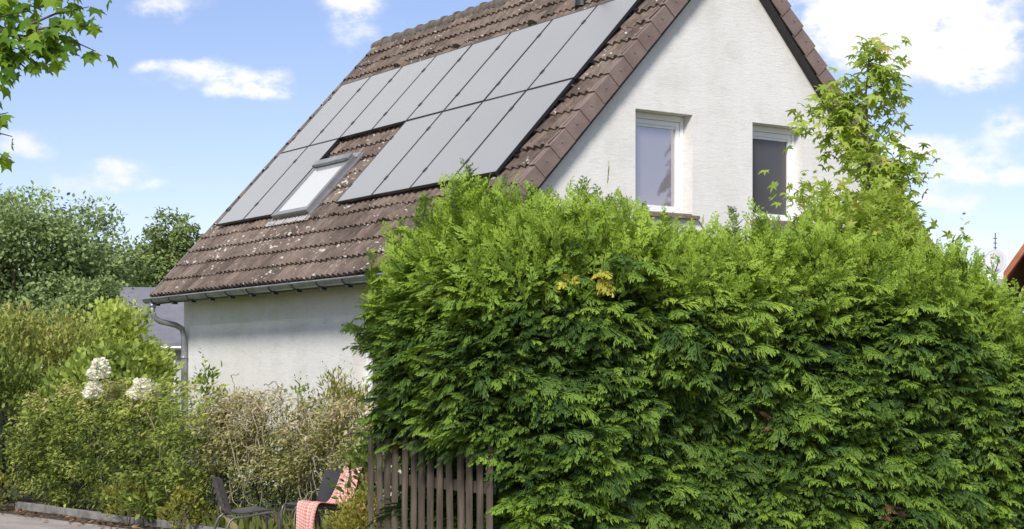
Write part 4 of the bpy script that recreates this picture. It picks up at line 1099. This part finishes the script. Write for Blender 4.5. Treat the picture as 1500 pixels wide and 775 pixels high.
# litter and grass at the edging
n = 900; l2 = LB(); uu_ = rng.uniform(0,12,n); vv_ = -.32 - np.abs(rng.normal(0,.22,n))
q = np.array([FF.w(v,u,.016) for v,u in zip(vv_,uu_)]); a = rng.uniform(0,2*PI,n)
l2.add(FLAKE, q, np.stack([np.cos(a),np.sin(a),rng.uniform(0,.3,n)],1), np.array([0,0,1.])+rng.normal(0,.3,(n,3)), .045*rng.uniform(.5,1.3,n), rng.uniform(0,1,n))
o = l2.build('leaf_litter', M['litter']); tag(o, 'brown fallen leaves scattered along the concrete edging', 'leaf litter', kind='stuff')
n = 1500; l2 = LB(); uu_ = rng.uniform(-.2,4.5,n); vv_ = rng.uniform(-.25,.5,n)
q = np.array([FF.w(v,u,.0) for v,u in zip(vv_,uu_)])
l2.add(NARROW, q, np.stack([rng.normal(0,.3,n),rng.normal(0,.3,n),1+0*uu_],1), rng.normal(0,1,(n,3)), rng.uniform(.1,.34,n), rng.uniform(0,1,n))
o = l2.build('grass', M['grass']); tag(o, 'tufts of dry grass at the foot of the wire fence', 'grass', kind='stuff')

# ------------------------------------------------------------------ chairs
def chair_profile():
    # side profile of the shell: (forward, height) from seat front edge to top of the back
    return [(.2,.45),(.17,.468),(.08,.455),(-.04,.435),(-.13,.43),(-.185,.45),(-.22,.5),(-.243,.57),(-.265,.64),(-.285,.715),(-.296,.747),(-.308,.755)]
def make_chair(loc, rz, label):
    r = empty('stacking_chair', loc, rz, label, 'chair', 'dark stacking chairs in front of the wire fence')
    pr = chair_profile(); n = 10; vs = []; fs = []
    for j, (f, z) in enumerate(pr):
        t = j/(len(pr)-1)
        hw = .21 if j < 5 else .205 - .035*(j-5)/(len(pr)-6)
        if j == 0: hw = .19
        if j == len(pr)-1: hw = .14
        for i in range(n+1):
            x = -1+2*i/n
            cup = .02*x*x if 1 < j < 6 else 0
            fw = f + (.035*x*x if j >= 6 else 0)
            vs.append((hw*x, -fw*-1 if False else fw, z+cup))
    # slots in the backrest: leave faces out
    for j in range(len(pr)-1):
        for i in range(n):
            fs.append((j*(n+1)+i, j*(n+1)+i+1, (j+1)*(n+1)+i+1, (j+1)*(n+1)+i))
    seat = [f for f in fs if f[0]//(n+1) < 5]; back = [f for f in fs if f[0]//(n+1) >= 5]
    for nm, ff in (('seat', seat), ('backrest', back)):
        mb = MB(); mb.v = list(vs); mb.f = list(ff)
        used = sorted({i for f in ff for i in f}); mp_ = {k: i for i, k in enumerate(used)}
        mb.v = [vs[k] for k in used]; mb.f = [tuple(mp_[i] for i in f) for f in ff]
        o = mb.build(nm, M['chair_shell'], r, smooth=True)
        m = o.modifiers.new('solid','SOLIDIFY'); m.thickness = .012
        m = o.modifiers.new('sub','SUBSURF'); m.levels = m.render_levels = 2
        if nm == 'backrest':
            for k in range(4):
                for xx in (-.085, .085):
                    z = .52+k*.055; f = np.interp(z, [p[1] for p in pr[5:]], [p[0] for p in pr[5:]])+.035*(xx/.19)**2
                    mb = MB(); mb.box((xx-.003, f-.013, z-.018),(xx+.003, f+.003, z+.018)); mb.build('slot', M['chair_tube'], o)
    for s in (-1,1):
        mb = MB()
        mb.tube([(s*.235,.235,0),(s*.225,.225,.39),(s*.222,.215,.44),(s*.22,.19,.46),(s*.218,.12,.458),(s*.216,-.08,.425),(s*.215,-.16,.42),(s*.216,-.195,.395),(s*.225,-.225,.33),(s*.245,-.29,0)], .011, 10)
        mb.build('side_frame', M['chair_tube'], r, smooth=True)
    mb = MB(); mb.tube([(-.215,.18,.41),(.215,.18,.41)], .009, 8); mb.tube([(-.215,-.14,.405),(.215,-.14,.405)], .009, 8); mb.build('cross_bar', M['chair_tube'], r)
    return r
# local +Y is the way the sitter looks
c1 = base(362, 13.9); c2 = base(465, 14.65)
make_chair(c1, math.radians(-68), 'dark plastic stacking chair on grey tube legs, empty, facing right')
ch2 = make_chair(c2, math.radians(140), 'dark stacking chair half hidden by the spirea, red checked cloth over it')
# checked cloth draped over the second chair: back top, down the back, over the seat, hanging off the front
cl = empty('checked_cloth', c2, math.radians(140), 'red and white checked cloth draped over the right hand chair', 'cloth')
path = [(-.375,.52),(-.365,.64),(-.345,.75),(-.318,.782),(-.29,.772),(-.27,.72),(-.25,.65),(-.225,.57),(-.195,.5),(-.15,.462),(-.06,.455),(.06,.468),(.16,.49),(.225,.49),(.262,.44),(.285,.34),(.28,.25),(.262,.17),(.25,.1)]
mb = MB(); UV = []; nx = 21; acc = 0; pp = None
for j, (f, z) in enumerate(path):
    if pp: acc += math.hypot(f-pp[0], z-pp[1])
    pp = (f, z)
    for i in range(nx):
        q = i/(nx-1); hang = max(0, j-12)/6
        x = -.262 + (.25 - .03*hang + .012*math.sin(j*1.1))*q + .012*math.sin(j*.7+1)
        w = .013*math.sin(q*17+j*.5) + .009*math.sin(q*29-j*.9) + .006*math.sin(q*7+j*1.7)
        w += hang*.022*math.sin(q*13+.5)
        drop = hang*(.05*math.sin(q*4+.4) + .03*q)
        mb.v.append((x, f+(abs(w)+.004)*(1 if j > 4 else -1), z+abs(w)*.8-drop)); UV.append((-.262+.25*q, acc))
for j in range(len(path)-1):
    for i in range(nx-1): mb.f.append((j*nx+i, j*nx+i+1, (j+1)*nx+i+1, (j+1)*nx+i))
o = mb.build('cloth', M['gingham'], cl, smooth=True, uv=UV)
m = o.modifiers.new('solid','SOLIDIFY'); m.thickness = .006; m.offset = 1
m = o.modifiers.new('sub','SUBSURF'); m.levels = m.render_levels = 1

# ------------------------------------------------------------------ conifer right of the picture, mirrored in the left window
sp = empty('spruce_tree', (16.5, 17.7, 0), 0, 'dark spruce mirrored in the left hand gable window', 'tree')
mb = MB(); mb.tube([(0,0,0),(0,0,5),(0,0,9.5)], [.16,.1,.02], 8); mb.build('trunk', M['bark'], sp)
n = 3600; t = rng.uniform(0,1,n)**1.3; zz = .8+8.6*t; a = rng.uniform(0,2*PI,n); tier = .55+.45*np.sin(zz*8+3*np.sin(a*2))
r = (1-t)*2.4*np.sqrt(rng.uniform(.05,1,n))*tier+.05
l2 = LB(); l2.addm(FRONDS, np.stack([r*np.cos(a), r*np.sin(a), zz-.2*r],1), np.stack([np.cos(a),np.sin(a),-.2+0*a],1), np.array([0,0,1.])+rng.normal(0,.2,(n,3)), .45, rng.uniform(0,1,n)); l2.build('crown', M['spruce'], sp)

# ------------------------------------------------------------------ sky
SUN_EL, SUN_AZ = math.radians(39), math.radians(192)     # azimuth of the sun from +Y, clockwise
world = bpy.data.worlds.new('World'); scene.world = world; world.use_nodes = True
nt = world.node_tree
for n_ in list(nt.nodes): nt.nodes.remove(n_)
wo = nt.nodes.new('ShaderNodeOutputWorld'); bg = nt.nodes.new('ShaderNodeBackground')
sky = nt.nodes.new('ShaderNodeTexSky'); sky.sky_type = 'NISHITA'; sky.sun_disc = False
sky.sun_elevation = SUN_EL; sky.sun_rotation = SUN_AZ; sky.air_density = 1.0; sky.dust_density = .35; sky.ozone_density = 3.0
SKY_STR = .125
tc = nt.nodes.new('ShaderNodeTexCoord')
sep = nt.nodes.new('ShaderNodeSeparateXYZ'); nt.links.new(tc.outputs['Generated'], sep.inputs[0])
def mth(op, a, b=None, c=None):
    n = nt.nodes.new('ShaderNodeMath'); n.operation = op
    for i, x in enumerate((a, b, c)):
        if x is None: continue
        if isinstance(x, (int, float)): n.inputs[i].default_value = x
        else: nt.links.new(x, n.inputs[i])
    return n.outputs[0]
az = mth('ARCTAN2', sep.outputs[0], sep.outputs[1]); el = mth('ARCSINE', sep.outputs[2])
comb = nt.nodes.new('ShaderNodeCombineXYZ'); nt.links.new(az, comb.inputs[0]); nt.links.new(mth('MULTIPLY', el, 1.6), comb.inputs[1])
def noise(scale, detail, rough, off=0):
    n = nt.nodes.new('ShaderNodeTexNoise'); n.inputs['Scale'].default_value = scale; n.inputs['Detail'].default_value = detail; n.inputs['Roughness'].default_value = rough
    v = nt.nodes.new('ShaderNodeVectorMath'); v.operation = 'ADD'; v.inputs[1].default_value = (off, off*.7, 0); nt.links.new(comb.outputs[0], v.inputs[0])
    nt.links.new(v.outputs[0], n.inputs['Vector']); return n
nf = noise(48, 9, .62); nw = noise(26, 5, .5, 5.3)
wsep = nt.nodes.new('ShaderNodeSeparateColor'); nt.links.new(nw.outputs['Color'], wsep.inputs[0])
wx = mth('MULTIPLY', mth('SUBTRACT', wsep.outputs[0], .5), .035); wy = mth('MULTIPLY', mth('SUBTRACT', wsep.outputs[1], .5), .025)
azw = mth('ADD', az, wx); elw = mth('ADD', el, wy)
blobs = [(245,8,52,17,1),(525,22,46,34,1),(505,-12,34,20,.9),(212,94,16,10,.9),(275,105,44,13,1),(340,118,40,14,1),(395,127,26,13,1),
         (40,212,36,22,1),(168,250,44,15,1),(225,268,20,6,.6),(150,303,52,13,.55),(95,272,26,14,.6),
         (1230,25,105,40,1.15),(1345,15,95,52,1.2),(1440,65,44,46,1.2),(1425,105,28,16,1),(1300,80,70,26,.9),(1375,103,15,8,.9),(1475,184,26,15,1.1),
         (1340,208,50,16,.9),(1400,230,64,18,.95),(1460,262,66,15,.9),(1390,262,44,10,.6),(1390,298,50,12,.9),(1340,290,30,10,.6),(1440,352,50,18,.6),(1360,345,50,18,.45)]
acc = None
for (x, y, rx, ry, w) in blobs:
    a0 = math.atan2(x-750, 2390); e0 = math.atan2(552.45-y, math.hypot(2390, x-750))
    dx = mth('MULTIPLY', mth('SUBTRACT', azw, a0), 2390/rx/1.25); dy = mth('MULTIPLY', mth('SUBTRACT', elw, e0), 2390/ry/1.25)
    d2 = mth('ADD', mth('MULTIPLY', dx, dx), mth('MULTIPLY', dy, dy))
    gsn = mth('MULTIPLY', mth('POWER', 2.718, mth('MULTIPLY', d2, -1.0)), w)
    acc = gsn if acc is None else mth('ADD', acc, gsn)
# clouds over the rest of the sky
n3 = noise(2.6, 9, .6, 2.0)
out_az = mth('SMOOTH_MIN', 1.0, mth('MULTIPLY', mth('MAXIMUM', mth('SUBTRACT', mth('ABSOLUTE', az), .33), 0), 8), .1)
out_el = mth('MINIMUM', 1.0, mth('MULTIPLY', mth('MAXIMUM', mth('SUBTRACT', el, .235), 0), 8))
outm = mth('MAXIMUM', out_az, out_el)
rest = mth('MULTIPLY', mth('MULTIPLY', mth('SUBTRACT', n3.outputs['Fac'], .43), 5.0), outm)
# a broad cloud bank added high left, unseen, to brighten the panels' reflection
dx = mth('MULTIPLY', mth('SUBTRACT', az, -.46), 1/.5); dy = mth('MULTIPLY', mth('SUBTRACT', el, .58), 1/.33)
bank = mth('MULTIPLY', mth('POWER', 2.718, mth('MULTIPLY', mth('ADD', mth('MULTIPLY', dx, dx), mth('MULTIPLY', dy, dy)), -1.0)), 1.6)
bank = mth('MULTIPLY', bank, out_el)
tot = mth('ADD', mth('ADD', acc, mth('MAXIMUM', rest, 0)), bank)
dens = mth('MULTIPLY', tot, mth('ADD', -.6, mth('MULTIPLY', nf.outputs['Fac'], 3.2)))
mr = nt.nodes.new('ShaderNodeMapRange'); mr.interpolation_type = 'SMOOTHSTEP'
nt.links.new(dens, mr.inputs[0]); mr.inputs[1].default_value = .22; mr.inputs[2].default_value = 1.35; mr.inputs[3].default_value = 0; mr.inputs[4].default_value = .97
cc_ = nt.nodes.new('ShaderNodeValToRGB'); nt.links.new(noise(9, 7, .6, 9).outputs['Fac'], cc_.inputs[0])
CB = .84/SKY_STR
cc_.color_ramp.elements[0].position = .3; cc_.color_ramp.elements[0].color = (.86*CB,.88*CB,.92*CB,1)
cc_.color_ramp.elements[1].position = .6; cc_.color_ramp.elements[1].color = (1.02*CB,1.02*CB,1.02*CB,1)
mix = nt.nodes.new('ShaderNodeMix'); mix.data_type = 'RGBA'
nt.links.new(mr.outputs[0], mix.inputs[0]); skt = nt.nodes.new('ShaderNodeMix'); skt.data_type = 'RGBA'; skt.blend_type = 'MULTIPLY'; skt.inputs[0].default_value = 1
skt.inputs[7].default_value = (1.0, .86, .93, 1); nt.links.new(sky.outputs[0], skt.inputs[6]); nt.links.new(skt.outputs[2], mix.inputs[6]); nt.links.new(cc_.outputs[0], mix.inputs[7])
nt.links.new(mix.outputs[2], bg.inputs[0]); bg.inputs[1].default_value = SKY_STR
nt.links.new(bg.outputs[0], wo.inputs[0])
sun = bpy.data.lights.new('sun', 'SUN'); sun.energy = 3.6; sun.angle = math.radians(13); sun.color = (1, .955, .88)
so = bpy.data.objects.new('sun', sun); COL.objects.link(so)
to_sun = Vector((math.sin(SUN_AZ)*math.cos(SUN_EL), math.cos(SUN_AZ)*math.cos(SUN_EL), math.sin(SUN_EL)))
so.rotation_euler = to_sun.to_track_quat('Z', 'Y').to_euler(); so.location = (0, -10, 30)

# ------------------------------------------------------------------ camera
cam = bpy.data.cameras.new('camera'); co = bpy.data.objects.new('camera', cam); COL.objects.link(co)
co.location = (0, 0, CAM_H); co.rotation_euler = (PI/2, 0, 0)
cam.sensor_width = 36; cam.lens = 2389.7/1500*36; cam.shift_y = (552.45-387.5)/1500; cam.clip_end = 3000
scene.camera = co
vs_ = scene.view_settings; vs_.view_transform = 'Standard'; vs_.look = 'None'; vs_.gamma = 1; vs_.exposure = 0.35; vs_.use_curve_mapping = False
scene.render.resolution_x, scene.render.resolution_y = 1024, 529
scene.cycles.max_bounces = 8; scene.cycles.use_denoising = True
